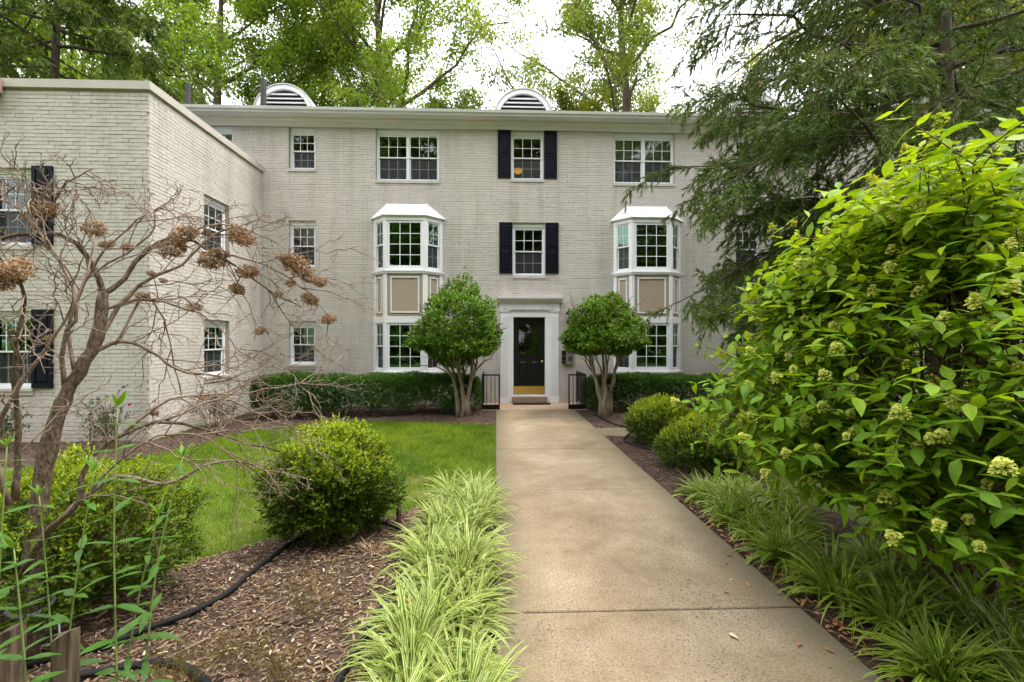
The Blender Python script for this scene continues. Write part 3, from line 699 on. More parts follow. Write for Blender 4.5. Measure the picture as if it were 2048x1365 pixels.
# ------------------------------------------------------------------ bay windows
def bay(cx0, cx1, fx0, fx1, yf, lab, extra):
    """two-storey canted bay: wall corners cx0..cx1, front corners fx0..fx1 at y = yf"""
    yw = 12.2
    pts = [(cx0, yw), (fx0, yf), (fx1, yf), (cx1, yw)]
    def off(d):       # outward offset of the plan
        k = d * math.tan(R(22.5)); return [(cx0 - d * 1.4142, yw), (fx0 - k, yf - d), (fx1 + k, yf - d), (cx1 + d * 1.4142, yw)]
    def band(mb_, d, z0, z1, d0=-0.05):
        o_, i_ = off(d), off(d0)
        for a in range(3):
            q = [i_[a], i_[a + 1], o_[a + 1], o_[a]]
            mb_.add([(p[0], p[1], z0) for p in q] + [(p[0], p[1], z1) for p in q], [(0, 1, 2, 3), (7, 6, 5, 4), (3, 2, 6, 7), (1, 0, 4, 5)])
    m = MB()
    band(m, 0.012, 4.765, 4.90); band(m, 0.0, 3.475, 3.545); band(m, 0.012, 2.125, 2.29); band(m, 0.0, 0.86, 0.92)
    faces = []
    for a in range(3):
        p, q = Vector(pts[a]), Vector(pts[a + 1]); L = (q - p).length; fr = frame(p.x, p.y, math.atan2(q.y - p.y, q.x - p.x)); faces.append((fr, L))
    for fi, (fr, L) in enumerate(faces):
        w0 = 0.085 if fi != 1 else 0.06
        for (za, zb) in ((3.545, 4.765), (2.29, 3.475), (0.92, 2.125)):
            l0 = w0 if fi != 0 else 0.10; l1 = w0 if fi != 2 else 0.10
            m.box(0.0 if fi != 0 else -.02, l0, -0.06, 0.006 + fi * 0.001, za, zb, fr); m.box(L - l1, L if fi != 2 else L + .02, -0.06, 0.006 + fi * 0.001, za, zb, fr)
    b = m.build('bay_window', M['trim'], main)
    m = MB(); band(m, 0.055, 3.445, 3.475); band(m, 0.035, 3.40, 3.444); m.build('ledge', M['trim'], b)
    m = MB(); band(m, 0.055, 0.815, 0.86); band(m, 0.03, 0.76, 0.814)
    o_ = off(0.03); m.add([(p[0], p[1], 0.765) for p in o_], [(0, 1, 2, 3)]); m.build('sill', M['trim'], b)
    o_ = off(-0.05); m = MB()
    for z in (4.80, 2.20, 0.87): m.add([(p[0], p[1], z) for p in o_], [(0, 1, 2, 3)])
    m.build('bay_floor', M['interior'], b)
    for fi, (fr, L) in enumerate(faces):
        w0 = 0.087 if fi != 1 else 0.062
        l0 = w0 if fi != 0 else 0.102; l1 = w0 if fi != 2 else 0.102
        for (za, zb) in ((3.547, 4.763), (0.922, 2.123)):
            if fi == 1:
                sash(fr, l0, L - l1, za, zb, -0.012, 3, 4, M['vinyl'], b, 0.058, M['glass_green'], mw=0.018)
            else:
                zm = (za + zb) / 2
                sash(fr, l0, L - l1, zm - .015, zb, -0.012, 2, 2, M['vinyl'], b, 0.034, M['glass_green'], mw=0.012)
                sash(fr, l0, L - l1, za, zm + .015, -0.044, 2, 2, M['vinyl'], b, 0.036, M['glass_green'], screen=True, mw=0.012)
        # tan apron panel with a white picture-frame mould
        m = MB(); m.box(l0, L - l1, -0.05, -0.012, 2.292, 3.398, fr)
        for i in (1,) if fi == 1 else (): m.box((L) / 2 - .035, (L) / 2 + .035, -0.0119, -0.006, 2.40, 3.29, fr)
        pn = m.build('panel', M['tan'], b)
        m = MB(); g = 0.085 if fi == 1 else 0.055
        ring(m, fr, l0 + g, L - l1 - g, 2.292 + .085, 3.398 - .085, 0.034, -0.0119, 0.012); ring(m, fr, l0 + g + .008, L - l1 - g - .008, 2.292 + .093, 3.398 - .093, 0.014, 0.0121, 0.018)
        m.build('panel_moulding', M['trim'], b)
    # standing-seam roof
    e = off(0.07); zt, ze = 5.30, 4.90; t0, t1 = (cx0 + .34, yw - .01), (cx1 - .40, yw - .01)
    m = MB()
    e2 = [(p[0], p[1], ze) for p in e]; T0, T1 = (*t0, zt), (*t1, zt)
    m.add(e2 + [T0, T1], [(0, 1, 4), (1, 2, 5, 4), (2, 3, 5), (3, 2, 1, 0)])
    e3 = [(p[0], p[1], ze - .02) for p in e]
    m.add(e2 + e3, [(1, 0, 4, 5), (2, 1, 5, 6), (3, 2, 6, 7)])
    rr = m.build('bay_roof', M['bayroof'], b)
    mid0 = ((e2[1][0] + e2[2][0]) / 2, e2[1][1], ze); mid1 = ((T0[0] + T1[0]) / 2, T0[1], zt)
    for p, q in ((e2[1], T0), (e2[2], T1), (mid0, mid1)):
        m = MB(); m.tube([(p[0], p[1], p[2] + .006), (q[0], q[1] - .01, q[2] + .012)], 0.011, 6); m.build('seam', M['bayroof'], rr)
    return b
bay(-3.24, -1.43, -2.86, -1.83, 11.8, '', 0)
bay(3.17, 5.00, 3.56, 4.60, 11.8, '', 1)

# ------------------------------------------------------------------ entrance
m = MB(); dr = -0.10
for a, b in ((0.115, 0.345), (1.445, 1.675)):
    m.box(a, b, 0.009, 0.05, 0.17, 2.42, FM)                                 # pilaster shaft
    m.box(a - .012, b + .012, 0.009, 0.068, 0.005, 0.17, FM)                   # plinth
    for k in range(5): m.box(a + .020 + k * .042, a + .042 + k * .042, 0.0501, 0.074, 0.22, 2.32, FM)
    m.box(a - .008, b + .008, 0.009, 0.066, 2.42, 2.45, FM); m.box(a - .016, b + .016, 0.009, 0.076, 2.451, 2.48, FM)
m.box(0.346, 0.44, 0.009, 0.03, 0.005, 2.42, FM); m.box(1.34, 1.4449, 0.009, 0.03, 0.005, 2.42, FM); m.box(0.44, 1.34, 0.009, 0.03, 2.30, 2.42, FM)
m.box(0.346, 1.4449, 0.009, 0.035, 2.4201, 2.48, FM)
m.box(0.095, 1.695, 0.009, 0.06, 2.481, 2.67, FM)                              # frieze
for k in range(6):
    x = 0.24 + k * 0.245
    for q in (-0.045, -0.005, 0.035): m.box(x + q, x + q + .022, 0.0601, 0.086, 2.53, 2.665, FM)
    m.box(x - .055, x + .07, 0.0601, 0.095, 2.512, 2.5299, FM)
m.box(0.09, 1.70, 0.009, 0.075, 2.4805, 2.511, FM)
m.prism([(0.009, 2.671), (0.085, 2.671), (0.095, 2.70), (0.125, 2.715), (0.13, 2.74), (0.21, 2.765), (0.225, 2.80), (0.009, 2.82)], 0.02, 1.77, 0, FM)
surround = m.build('door_surround', M['trim'], main)
m = MB(); m.box(0.421, 0.465, dr - .06, 0.008, 0.17, 2.358, FM); m.box(1.315, 1.359, dr - .06, 0.008, 0.17, 2.358, FM); m.box(0.465, 1.315, dr - .06, 0.008, 2.29, 2.358, FM); m.box(0.465, 1.315, dr - .02, -0.002, 0.17, 0.205, FM)
m.build('door_frame', M['trim'], main)
m = MB(); m.box(0.421, 1.359, -0.30, 0.14, -0.05, 0.168, FM); m.build('door_step', M['stoop'], main)
d0, d1, z0, z1 = 0.468, 1.312, 0.208, 2.287
m = MB(); nd = dr
m.box(d0, d0 + .125, nd - .04, nd, z0, z1, FM); m.box(d1 - .14, d1, nd - .04, nd, z0, z1, FM)
m.box(d0 + .125, d1 - .14, nd - .04, nd, 2.14, z1, FM); m.box(d0 + .125, d1 - .14, nd - .04, nd, z0, 1.27, FM)
g0, g1, gz0, gz1 = d0 + .125, d1 - .14, 1.27, 2.14
ring(m, FM, g0, g1, gz0, gz1, 0.02, nd + .0005, nd + .012)
for i in (1, 2):
    x = g0 + (g1 - g0) * i / 3; m.box(x - .009, x + .009, nd - .02, nd - .006, gz0, gz1, FM)
    z = gz0 + (gz1 - gz0) * i / 3; m.box(g0, g1, nd - .0205, nd - .0065, z - .009, z + .009, FM)
door = m.build('door', M['door'], main)
for i in range(3):
    for j in range(3):
        w = (g1 - g0) / 3; h = (gz1 - gz0) / 3
        pane(FM, g0 + i * w + .002, g0 + (i + 1) * w - .002, nd - .014, gz0 + j * h + .002, gz0 + (j + 1) * h - .002, M['glass'], door)
for a, b in ((d0 + .155, d0 + .36), (d1 - .375, d1 - .17)):
    m = MB(); m.frustum(a, b, 0.56, 1.10, nd + .0005, nd + .014, 0.03, FM); ring(m, FM, a - .012, b + .012, 0.548, 1.112, 0.012, nd + .0005, nd + .008); m.build('panel', M['door'], door)
m = MB(); m.box(d0 + .015, d1 - .015, nd + .0005, nd + .004, z0 + .015, z0 + .225, FM); m.build('kick_plate', M['brass'], door)
m = MB()
m.tube([FM(d1 - .07, nd, 1.10), FM(d1 - .07, nd + .012, 1.10), FM(d1 - .07, nd + .0121, 1.10), FM(d1 - .07, nd + .035, 1.10), FM(d1 - .07, nd + .042, 1.10), FM(d1 - .07, nd + .06, 1.10), FM(d1 - .07, nd + .068, 1.10)], [.033, .031, .014, .013, .024, .028, .012], 14); m.build('knob', M['brass'], door, True)

# doormat
m = MB(); m.box(0.44, 1.42, 11.74, 12.04, 0.0045, 0.020)
for k in range(16): m.box(0.46 + k * .06, 0.49 + k * .06, 11.76, 12.02, 0.0201, 0.027)
tag(m.build('doormat', M['rubber']), 'black ribbed rubber mat in front of the door step', 'doormat')

# lantern
ln = empty('wall_lantern', (1.94, 12.2, 2.28)); tag(ln, 'black wall lantern with frosted glass right of the door surround', 'lantern')
lx, ly = 1.94, 12.03
m = MB(); m.box(lx - .05, lx + .05, 12.165, 12.19, 2.16, 2.36); m.tube([(lx, 12.17, 2.24), (lx, 12.10, 2.20), (lx, ly, 2.13)], .011, 8); m.build('bracket', M['iron'], ln)
m = MB(); m.lathe([(.03, 2.10), (.055, 2.12), (.06, 2.14), (.045, 2.145)], (lx, ly, 0), 12); m.lathe([(.105, 2.375), (.10, 2.39), (.06, 2.43), (.035, 2.445), (.03, 2.47), (.012, 2.48), (.018, 2.50), (.008, 2.52), (.002, 2.535)], (lx, ly, 0), 12)
for k in range(6):
    a = k * PI / 3; m.tube([(lx + .052 * math.cos(a), ly + .052 * math.sin(a), 2.14), (lx + .085 * math.cos(a), ly + .085 * math.sin(a), 2.30), (lx + .09 * math.cos(a), ly + .09 * math.sin(a), 2.38)], .006, 5)
m.build('cage', M['iron'], ln)
m = MB(); m.lathe([(.045, 2.146), (.074, 2.29), (.079, 2.374)], (lx, ly, 0), 12); m.build('glass_shade', plain('frosted_glass', (0.45, 0.46, 0.46), 0.35, var=0.03), ln, True)

# entry phone
ep = empty('entry_phone', (1.95, 12.2, 1.1)); tag(ep, 'steel keypad entry phone box beside the door', 'intercom')
m = MB(); m.box(1.865, 2.09, 12.10, 12.19, 1.06, 1.40); m.box(1.855, 2.10, 12.085, 12.10, 1.05, 1.06); m.build('housing', M['steel'], ep)
m = MB()
for i in range(3):
    for j in range(4): m.box(1.935 + i * .034, 1.958 + i * .034, 12.092, 12.0999, 1.12 + j * .034, 1.143 + j * .034)
m.build('keypad', M['iron'], ep)
m = MB(); m.box(1.90, 2.06, 12.094, 12.0999, 1.30, 1.37); m.build('display', M['drape'], ep)
m = MB(); m.tube([(1.845, 12.175, 1.06), (1.845, 12.175, 0.02)], .014, 8); m.build('conduit', M['brick'], ep)
m = MB(); m.box(1.765, 1.855, 12.11, 12.19, 1.05, 1.40); m.box(1.78, 1.84, 12.105, 12.1099, 1.07, 1.38)
db = m.build('door_station', M['door']); tag(db, 'narrow black call panel between the entry phone and the door surround', 'call panel')
m = MB(); m.tube([(1.81, 12.1045, 1.25), (1.81, 12.095, 1.25)], .016, 12); m.tube([(1.81, 12.1045, 1.12), (1.81, 12.099, 1.12)], .012, 10); m.build('lens', M['steel'], db)

# stoop railings
def railing(xo, xi, lab):
    t = empty('stoop_railing', ((xo + xi) / 2, 10.97, 0)); tag(t, lab, 'railing', 'stoop railings')
    y0, y1, zt, zb = 10.97, 12.17, 0.82, 0.10; r = 0.012
    m = MB(); m.box(xo - .016, xo + .016, y0 - .016, y1, zt, zt + .035); m.box(min(xo, xi) - .016 if xi < xo else xo + .0161, xo - .0161 if xi < xo else xi + .016, y0 - .016, y0 + .016, zt, zt + .035)
    m.build('top_rail', M['iron'], t)
    m = MB(); a, b = sorted((xo, xi)); m.box(a - .016, b + .016, y0 - .012, y0 + .012, 0.006, zb + .02); m.box(xo - .012, xo + .012, y0 + .0121, y1, zb - .02, zb + .01); m.build('bottom_rail', M['iron'], t)
    for x, y in ((xo, y0), (xi, y0), (xo, y1 - .02)):
        m = MB(); m.box(x - .0155, x + .0155, y - .0155, y + .0155, 0.0055, zt - .0005); m.build('post', M['iron'], t)
    n = 4
    for k in range(1, n):
        x = xo + (xi - xo) * k / n; m = MB(); m.box(x - .007, x + .007, y0 - .007, y0 + .007, zb + .0205, zt - .0005); m.build('baluster', M['iron'], t)
    for k in range(1, 11):
        y = y0 + (y1 - .02 - y0) * k / 11; m = MB(); m.box(xo - .007, xo + .007, y - .007, y + .007, zb + .0105, zt - .0005); m.build('baluster', M['iron'], t)
railing(-0.325, 0.075, 'black iron railing on the left edge of the stoop')
railing(2.165, 1.765, 'black iron railing on the right edge of the stoop')

# things in the windows
pl = empty('pendant_lamp', (0.63, 13.05, 6.5)); tag(pl, 'glowing amber bowl lamp hanging inside the top-floor middle window', 'lamp')
m = MB(); m.lathe([(.012, 6.45), (.05, 6.46), (.10, 6.49), (.125, 6.54), (.13, 6.58), (.12, 6.58)], (0.63, 13.05, 0), 16); m.build('bowl', M['lamp_glow'], pl, True)
m = MB(); m.tube([(0.63, 13.05, 6.58), (0.63, 13.05, 7.25)], .008, 6); m.build('rod', M['brass'], pl)
wh = empty('wall_hanging', (4.13, 12.0, 4.1)); tag(wh, 'cream knotted hanging seen inside the right bay window', 'wall hanging')
m = MB(); m.tube([(4.02, 11.98, 4.10), (4.08, 11.98, 4.33), (4.14, 11.98, 4.10)], .004, 5); m.box(4.005, 4.155, 11.972, 11.988, 4.09, 4.105); m.build('hanger', M['cloth'], wh)
m = MB()
for k in range(11):
    x = 4.01 + k * .014; zb = 3.72 + 0.12 * abs((k - 5) / 5) - (.03 if k % 2 else 0); m.tube([(x, 11.98, 4.09), (x + .01 * math.sin(k), 11.978, 3.95), (x + (4.08 - x) * .25, 11.98, zb)], .0055, 5)
m.build('cords', M['cloth'], wh)
for x, w in ((-2.57, 'left'), (-2.05, 'right')):
    t = empty('candle_holder', (x, 11.98, 3.55)); tag(t, 'brass candle holder with a glass chimney, %s one in the left bay' % w, 'candle holder', 'candle holders in the bay')
    m = MB(); m.lathe([(.045, 3.551), (.045, 3.56), (.012, 3.575), (.010, 3.66), (.03, 3.68), (.03, 3.69)], (x, 11.98, 0), 12); m.build('stem', M['brass'], t, True)
    m = MB(); m.lathe([(.026, 3.691), (.045, 3.75), (.04, 3.82), (.032, 3.88)], (x, 11.98, 0), 12); m.build('chimney', M['glass'], t, True)
    m = MB(); m.box(x - .06, x + .06, 11.92, 12.04, 3.535, 3.55); m.build('stand', M['interior'], t)
t = empty('planter', (-2.05, 12.0, 0.93)); tag(t, 'small teal glazed planter with leaves on the left bay sill', 'planter')
m = MB(); m.lathe([(.05, .93), (.085, 1.03), (.09, 1.10), (.08, 1.10)], (-2.05, 12.0, 0), 14); m.build('pot', M['teal'], t, True)

# ------------------------------------------------------------------ the wings
def wing(name, lab, mir):
    """side wing with parapet; mir = +1 left wing as measured, -1 the right wing mirrored about the door axis"""
    xc = -6.16 if mir > 0 else 7.76; yf = 8.3; top = 6.10
    t = empty(name, (xc, yf, 0)); tag(t, lab, 'building')
    ff = frame(0, yf, 0); s0, s1 = (-13.0, xc) if mir > 0 else (xc, 14.5)
    if mir > 0: fr = frame(xc, yf, R(90)); conv = lambda a, b: (a, b)
    else: fr = frame(xc, 12.2, R(-90)); conv = lambda a, b: (3.9 - b, 3.9 - a)
    if mir > 0: fo = [(-8.95, -8.14, 3.36, 4.70), (-8.95, -8.14, 0.80, 2.18)]
    else: fo = [(9.75, 10.56, 3.36, 4.70), (9.75, 10.56, 0.80, 2.18)]
    fo = [(a, b, snap(c), snap(d)) for a, b, c, d in fo]
    so = [(*conv(1.52, 2.42), snap(3.55), snap(4.76)), (*conv(1.52, 2.42), snap(0.86), snap(2.13))]
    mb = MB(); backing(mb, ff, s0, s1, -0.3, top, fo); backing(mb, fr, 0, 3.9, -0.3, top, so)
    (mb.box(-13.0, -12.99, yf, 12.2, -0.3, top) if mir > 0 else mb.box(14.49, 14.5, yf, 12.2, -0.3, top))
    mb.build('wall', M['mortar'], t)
    B = BrickSet(); r2 = random.Random(11 + mir)
    lim = (-11.2, xc + .004) if mir > 0 else (xc - .004, 11.2)
    B.wall(ff, lim[0], lim[1], Z0, top + .02, fo, r2); B.wall(fr, -.004, 3.9, Z0, top + .02, so, r2)
    B.build(t, M['brick'], (xc + (-1.1 if mir > 0 else 0.9), yf, 5.2), r2)
    m = MB()
    a, b = (s0 - .05, xc + .055) if mir > 0 else (xc - .055, s1 + .05)
    m.box(a, b, yf - .055, yf + .25, top, top + .145); 
    if mir > 0: m.box(xc - .25, xc + .0549, yf + .2501, 12.2, top, top + .145)
    else: m.box(xc - .0549, xc + .25, yf + .2501, 12.2, top, top + .145)
    o = m.build('coping', M['coping'], t)
    m = MB(); m.box(min(s0, s1) + .1, max(s0, s1) - .1, yf + .1, 12.1, top - .35, top - .30); m.build('roof_deck', M['roof'], t)
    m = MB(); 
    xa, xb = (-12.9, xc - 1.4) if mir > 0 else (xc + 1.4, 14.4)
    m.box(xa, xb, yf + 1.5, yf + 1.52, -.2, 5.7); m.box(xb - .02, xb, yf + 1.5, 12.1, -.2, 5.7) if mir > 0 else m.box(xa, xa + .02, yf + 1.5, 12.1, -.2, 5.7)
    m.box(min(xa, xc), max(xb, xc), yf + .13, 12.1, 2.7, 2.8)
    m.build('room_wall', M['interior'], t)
    for h, g, k in zip(fo, (M['glass'], M['glass_green']), ('blind', 'none')): double_hung(t, ff, *h, cols=4, header=0.08, inside_kind=k, gl=g, sill_white=(k == 'none'))
    for h, g, k in zip(so, (M['glass'], M['glass_green']), ('blind', 'blind')): double_hung(t, fr, *h, cols=3, header=0.08, inside_kind=k, gl=g, sill_white=True)
    for h in fo:
        for a, b in ((h[1] + .005, h[1] + .355), (h[0] - .355, h[0] - .005)): shutter(t, ff, a, b, h[2] + .01, h[3] + .03)
    return t
left = wing('building_wing', 'two-storey grey brick wing with parapet behind the bare shrub', 1)
right = wing('building_wing', 'two-storey grey brick wing mostly hidden by the cedar and hydrangea', -1)
# old floodlight at the end of the coping and a hook bracket on the side wall
t = empty('floodlight', (-9.15, 8.3, 6.0)); tag(t, 'weathered brown floodlight box under the left coping', 'floodlight')
m = MB(); m.prism([(8.02, 5.96), (8.05, 6.20), (8.23, 6.22), (8.24, 5.98)], -9.35, -8.60, 0); m.build('housing', M['terracotta'], t)
for q in ([(-8.66, 8.14, 5.97), (-8.60, 8.10, 5.90), (-8.53, 8.06, 5.86)], [(-8.85, 8.14, 5.97), (-8.86, 8.08, 5.90), (-8.88, 8.04, 5.85)]):
    m = MB(); m.tube(q, [.035, .06, .065], 10); m.build('lamp_head', M['iron'], t)
m = MB(); m.box(-6.153, -6.10, 11.23, 11.25, 4.62, 4.74); m.box(-6.12, -6.10, 11.25, 11.48, 4.72, 4.74)
tag(m.build('wall_bracket', M['coping']), 'small painted bracket on the side wall of the left wing', 'bracket')

# ================================================================== vegetation helpers
def unit(v): return v / (np.linalg.norm(v, axis=-1, keepdims=True) + 1e-9)
def rdir(g, n): return unit(g.normal(size=(n, 3)))
def perp(g, D):
    return unit(np.cross(D, rdir(g, len(D))))

def leaf_geo(P, D, N, L, W, fold=0.12):
    """diamond leaves folded along the midrib: 4 verts, 2 triangles"""
    S = unit(np.cross(D, N)); N2 = np.cross(S, D)
    L = np.broadcast_to(np.asarray(L, float), (len(P),))[:, None]; W = np.broadcast_to(np.asarray(W, float), (len(P),))[:, None]
    mid = P + D * L * 0.45
    V = np.stack([P, mid + S * W / 2 + N2 * W * fold, P + D * L, mid - S * W / 2 + N2 * W * fold], 1)
    b = np.arange(len(P))[:, None] * 4
    F = np.concatenate([b + np.array([0, 1, 2]), b + np.array([0, 2, 3])])
    return V.reshape(-1, 3), F
def sliver_geo(P, D, S, L, W):
    L = np.broadcast_to(np.asarray(L, float), (len(P),))[:, None]; W = np.broadcast_to(np.asarray(W, float), (len(P),))[:, None]
    V = np.stack([P - S * W / 2, P + S * W / 2, P + D * L], 1)
    return V.reshape(-1, 3), np.arange(len(P) * 3).reshape(-1, 3)

def sprigs(g, P, D, nl, slen, L, W, ang=0.9, fold=0.12):
    """nl leaves set round a short shoot at each P, D"""
    n = len(P); idx = np.repeat(np.arange(n), nl)
    t = np.tile(np.linspace(0.1, 1, nl), n) + g.uniform(-.05, .05, n * nl)
    sl = np.broadcast_to(np.asarray(slen, float), (n,))[idx]
    B = P[idx] + D[idx] * (sl * t)[:, None]
    a = (ang * (1.15 - 0.5 * t) + g.normal(0, .15, n * nl))[:, None]
    pv = perp(g, D[idx])
    LD = unit(D[idx] * np.cos(a) + pv * np.sin(a))
    N = unit(D[idx] - LD * np.sum(D[idx] * LD, 1, keepdims=True) + g.normal(0, .25, (n * nl, 3)))
    s = g.uniform(.75, 1.2, n * nl)
    return leaf_geo(B, LD, N, L * s, W * s, fold), idx

def tubes(paths, radii, sides=5):
    """many tubes at once: paths (n,k,3), radii (n,k)"""
    n, k, _ = paths.shape
    T = np.gradient(paths, axis=1); T = unit(T)
    ref = np.where(np.abs(T[:, :1, 2:3]) > 0.9, np.array([1., 0, 0]), np.array([0, 0, 1.])); ref = np.broadcast_to(ref, T.shape)
    U = unit(np.cross(T, ref)); W = np.cross(T, U)
    a = np.arange(sides) * 2 * PI / sides
    ringv = U[:, :, None, :] * np.cos(a)[None, None, :, None] + W[:, :, None, :] * np.sin(a)[None, None, :, None]
    V = (paths[:, :, None, :] + ringv * radii[:, :, None, None]).reshape(-1, 3)
    b = np.arange(n)[:, None, None] * k * sides + np.arange(k - 1)[None, :, None] * sides
    j = np.arange(sides); j2 = (j + 1) % sides
    F = np.stack([b + j, b + j2, b + sides + j2, b + sides + j], -1).reshape(-1, 4)
    return V, F

def join(parts):
    Vs, Fs, o = [], [], 0
    for V, F in parts: Vs.append(V); Fs.append(F + o); o += len(V)
    return np.concatenate(Vs), np.concatenate(Fs)

def at_t(paths, idx, t):
    k = paths.shape[1]; x = np.clip(t, 0, .9999) * (k - 1); i = x.astype(int); f = (x - i)[:, None]
    p0, p1 = paths[idx, i], paths[idx, i + 1]
    return p0 * (1 - f) + p1 * f, unit(p1 - p0)

def spawn(g, paths, lens, per, t0, t1, ang, lf, up=0.0, droop=0.0, k=5, wob=0.06, flat=0.0, taper=0.5):
    """children of every path; returns paths, lengths, parent index and t"""
    n = len(paths); idx = np.repeat(np.arange(n), per)
    t = t0 + (t1 - t0) * (np.tile((np.arange(per) + .5) / per, n) + g.uniform(-.5, .5, n * per) / per)
    P, T = at_t(paths, idx, t)
    pv = perp(g, T); pv[:, 2] *= (1 - flat); pv = unit(pv - T * np.sum(pv * T, 1, keepdims=True))
    a = (ang * g.uniform(.7, 1.25, n * per))[:, None]
    D = unit(T * np.cos(a) + pv * np.sin(a) + np.array([0, 0, up]))
    L = lens[idx] * lf * (1 - taper * t) * g.uniform(.7, 1.2, n * per)
    s = np.linspace(0, 1, k)[None, :, None]
    side_ = perp(g, D)[:, None, :] * g.normal(0, wob, (n * per, 1, 1)) * 2
    path_ = P[:, None] + (D[:, None] * s + side_ * s * s + np.array([0, 0, -1.0]) * droop * s * s) * L[:, None, None]
    path_ = path_ + g.normal(0, wob * .25, path_.shape) * L[:, None, None] * s
    return path_, L, idx, t

def limb(g, P, D, L, k=8, up=0.0, droop=0.0, wob=0.05):
    s = np.linspace(0, 1, k)[None, :, None]
    w = np.cumsum(g.normal(0, wob / k * 2, (len(P), k, 3)), 1) * s
    return P[:, None] + (D[:, None] * s + np.array([0, 0, 1.0]) * (up - droop) * s * s + w) * np.asarray(L)[:, None, None]

# ------------------------------------------------------------------ lawn grass
def lawn_points(g, poly, n):
    a = np.array(poly); lo, hi = a.min(0), a.max(0)
    p = g.uniform(lo, hi, (n, 2)); p = p[inside(poly, p[:, 0], p[:, 1])]
    for q in BEDS.values(): p = p[~inside(q, p[:, 0], p[:, 1])]
    return p[~((p[:, 0] > -0.02) & (p[:, 0] < 1.90))]
def grass(name, poly, n, lab, seed):
    g = np.random.default_rng(seed); p = lawn_points(g, poly, n)
    keep = g.uniform(0, 1, len(p)) < np.clip(1.25 - (p[:, 1] - 3.5) * .055, .3, 1); p = p[keep]
    dist = p[:, 1]
    # worn, dry spots near the corner of the bed
    dry = np.exp(-((p[:, 0] + .95) ** 2 / .05 + (p[:, 1] - 5.55) ** 2 / .02)) + np.exp(-((p[:, 0] + .85) ** 2 / .03 + (p[:, 1] - 5.0) ** 2 / .03)) + .35 * np.exp(-((p[:, 0] + 2.3) ** 2 / .02 + (p[:, 1] - 4.25) ** 2 / .02))
    patch = 0.5 + 0.25 * np.sin(p[:, 0] * 1.7 + 1) * np.sin(p[:, 1] * 1.3) + 0.15 * np.sin(p[:, 0] * 5 + p[:, 1] * 3.7)
    rnd = np.clip(patch * .55 + g.uniform(-.22, .50, len(p)), 0, .92)
    rnd = np.where(g.uniform(0, 1, len(p)) < dry * .9, g.uniform(.94, 1, len(p)), rnd); rnd = np.where(g.uniform(0, 1, len(p)) < .03, g.uniform(.93, .98, len(p)), rnd)
    P = np.column_stack([p, gz(p[:, 0], p[:, 1]) - .004])
    D = unit(np.column_stack([g.normal(0, .42, len(p)), g.normal(0, .42, len(p)), np.ones(len(p))])); a = g.uniform(0, 2 * PI, len(p))
    S = np.column_stack([np.cos(a), np.sin(a), np.zeros(len(p))])
    h = (g.uniform(.028, .058, len(p)) + .05 * (g.uniform(0, 1, len(p)) < .06)) * np.where(dry > .3, .5, 1); w = (.0042 + .0007 * np.clip(dist - 3, 0, 7))
    tc = p[g.integers(0, len(p), 420)]; near = np.zeros(len(p))
    for q in tc: near = np.maximum(near, np.exp(-((p[:, 0] - q[0]) ** 2 + (p[:, 1] - q[1]) ** 2) / .0035))
    h = h * (1 + .75 * near); rnd = np.where(rnd < .92, np.clip(rnd - .30 * near * g.uniform(0, 1, len(p)), 0, .92), rnd)
    V, F = sliver_geo(P, D, S, h, w)
    o = link(name, npmesh(name, V, F, {'rnd': np.repeat(rnd, 3)}), M['grass']); tag(o, lab, 'grass', kind='stuff')
grass('lawn_grass', [(-6.6, 3.3), (-0.015, 3.3), (-0.015, 10), (-6.6, 10)], 300000, 'short green lawn left of the walk', 1)
grass('lawn_grass', [(2.9, 3.3), (7.6, 3.3), (7.6, 9.8), (2.9, 9.8)], 34000, 'shaded lawn right of the walk under the hydrangea', 2)

# ------------------------------------------------------------------ mulch chips
def chips(polyname, n, box_, lmin, lmax, mat, lab, seed, w=(.003, .010)):
    g = np.random.default_rng(seed); poly = BEDS[polyname]
    p = g.uniform(box_[:2], box_[2:], (n, 2)); p = p[inside(poly, p[:, 0], p[:, 1])]
    p = p[~((p[:, 0] > -.006) & (p[:, 0] < 1.896))]
    m = len(p); z = gz(p[:, 0], p[:, 1]) + bed_h(p[:, 0], p[:, 1]) + g.uniform(.002, .020, m)
    a = g.uniform(0, 2 * PI, m); D = unit(np.column_stack([np.cos(a), np.sin(a), g.normal(0, .18, m)])); S = unit(np.cross(D, np.array([0, 0, 1.0]) + g.normal(0, .25, (m, 3)))); N = np.cross(S, D)
    L = (lmin + (lmax - lmin) * g.beta(1.2, 3.0, m))[:, None]; W = g.uniform(w[0], w[1], m)[:, None] * (.5 + .5 * L / lmax); P = np.column_stack([p, z])
    c = N * W * .45
    V = np.stack([P - D * L / 2 - S * W, P - D * L / 2 + c, P - D * L / 2 + S * W, P + D * L / 2 - S * W * .7, P + D * L / 2 + c * .6, P + D * L / 2 + S * W * .7], 1).reshape(-1, 3)
    b = np.arange(m)[:, None] * 6; F = np.concatenate([b + np.array([0, 1, 4, 3]), b + np.array([1, 2, 5, 4])])
    rnd = np.clip(g.normal(.42, .26, m), 0, 1)
    o = link('mulch_chips', npmesh('mulch_chips', V, F, {'rnd': np.repeat(rnd, 6)}), mat); tag(o, lab, 'mulch', kind='stuff')
chips('front_left', 48000, (-4.5, 1.2, .02, 5.2), .015, .070, M['chip'], 'shredded bark mulch in the bed left of the walk', 21)
chips('back_left', 20000, (-9, 6.5, .02, 12.1), .03, .09, M['chip_dark'], 'dark bark mulch along the left wall and hedge', 22, (.005, .013))
chips('front_right', 24000, (1.82, .9, 4.6, 7.9), .02, .07, M['chip_dark'], 'dark bark mulch in the bed right of the walk', 23, (.004, .011))
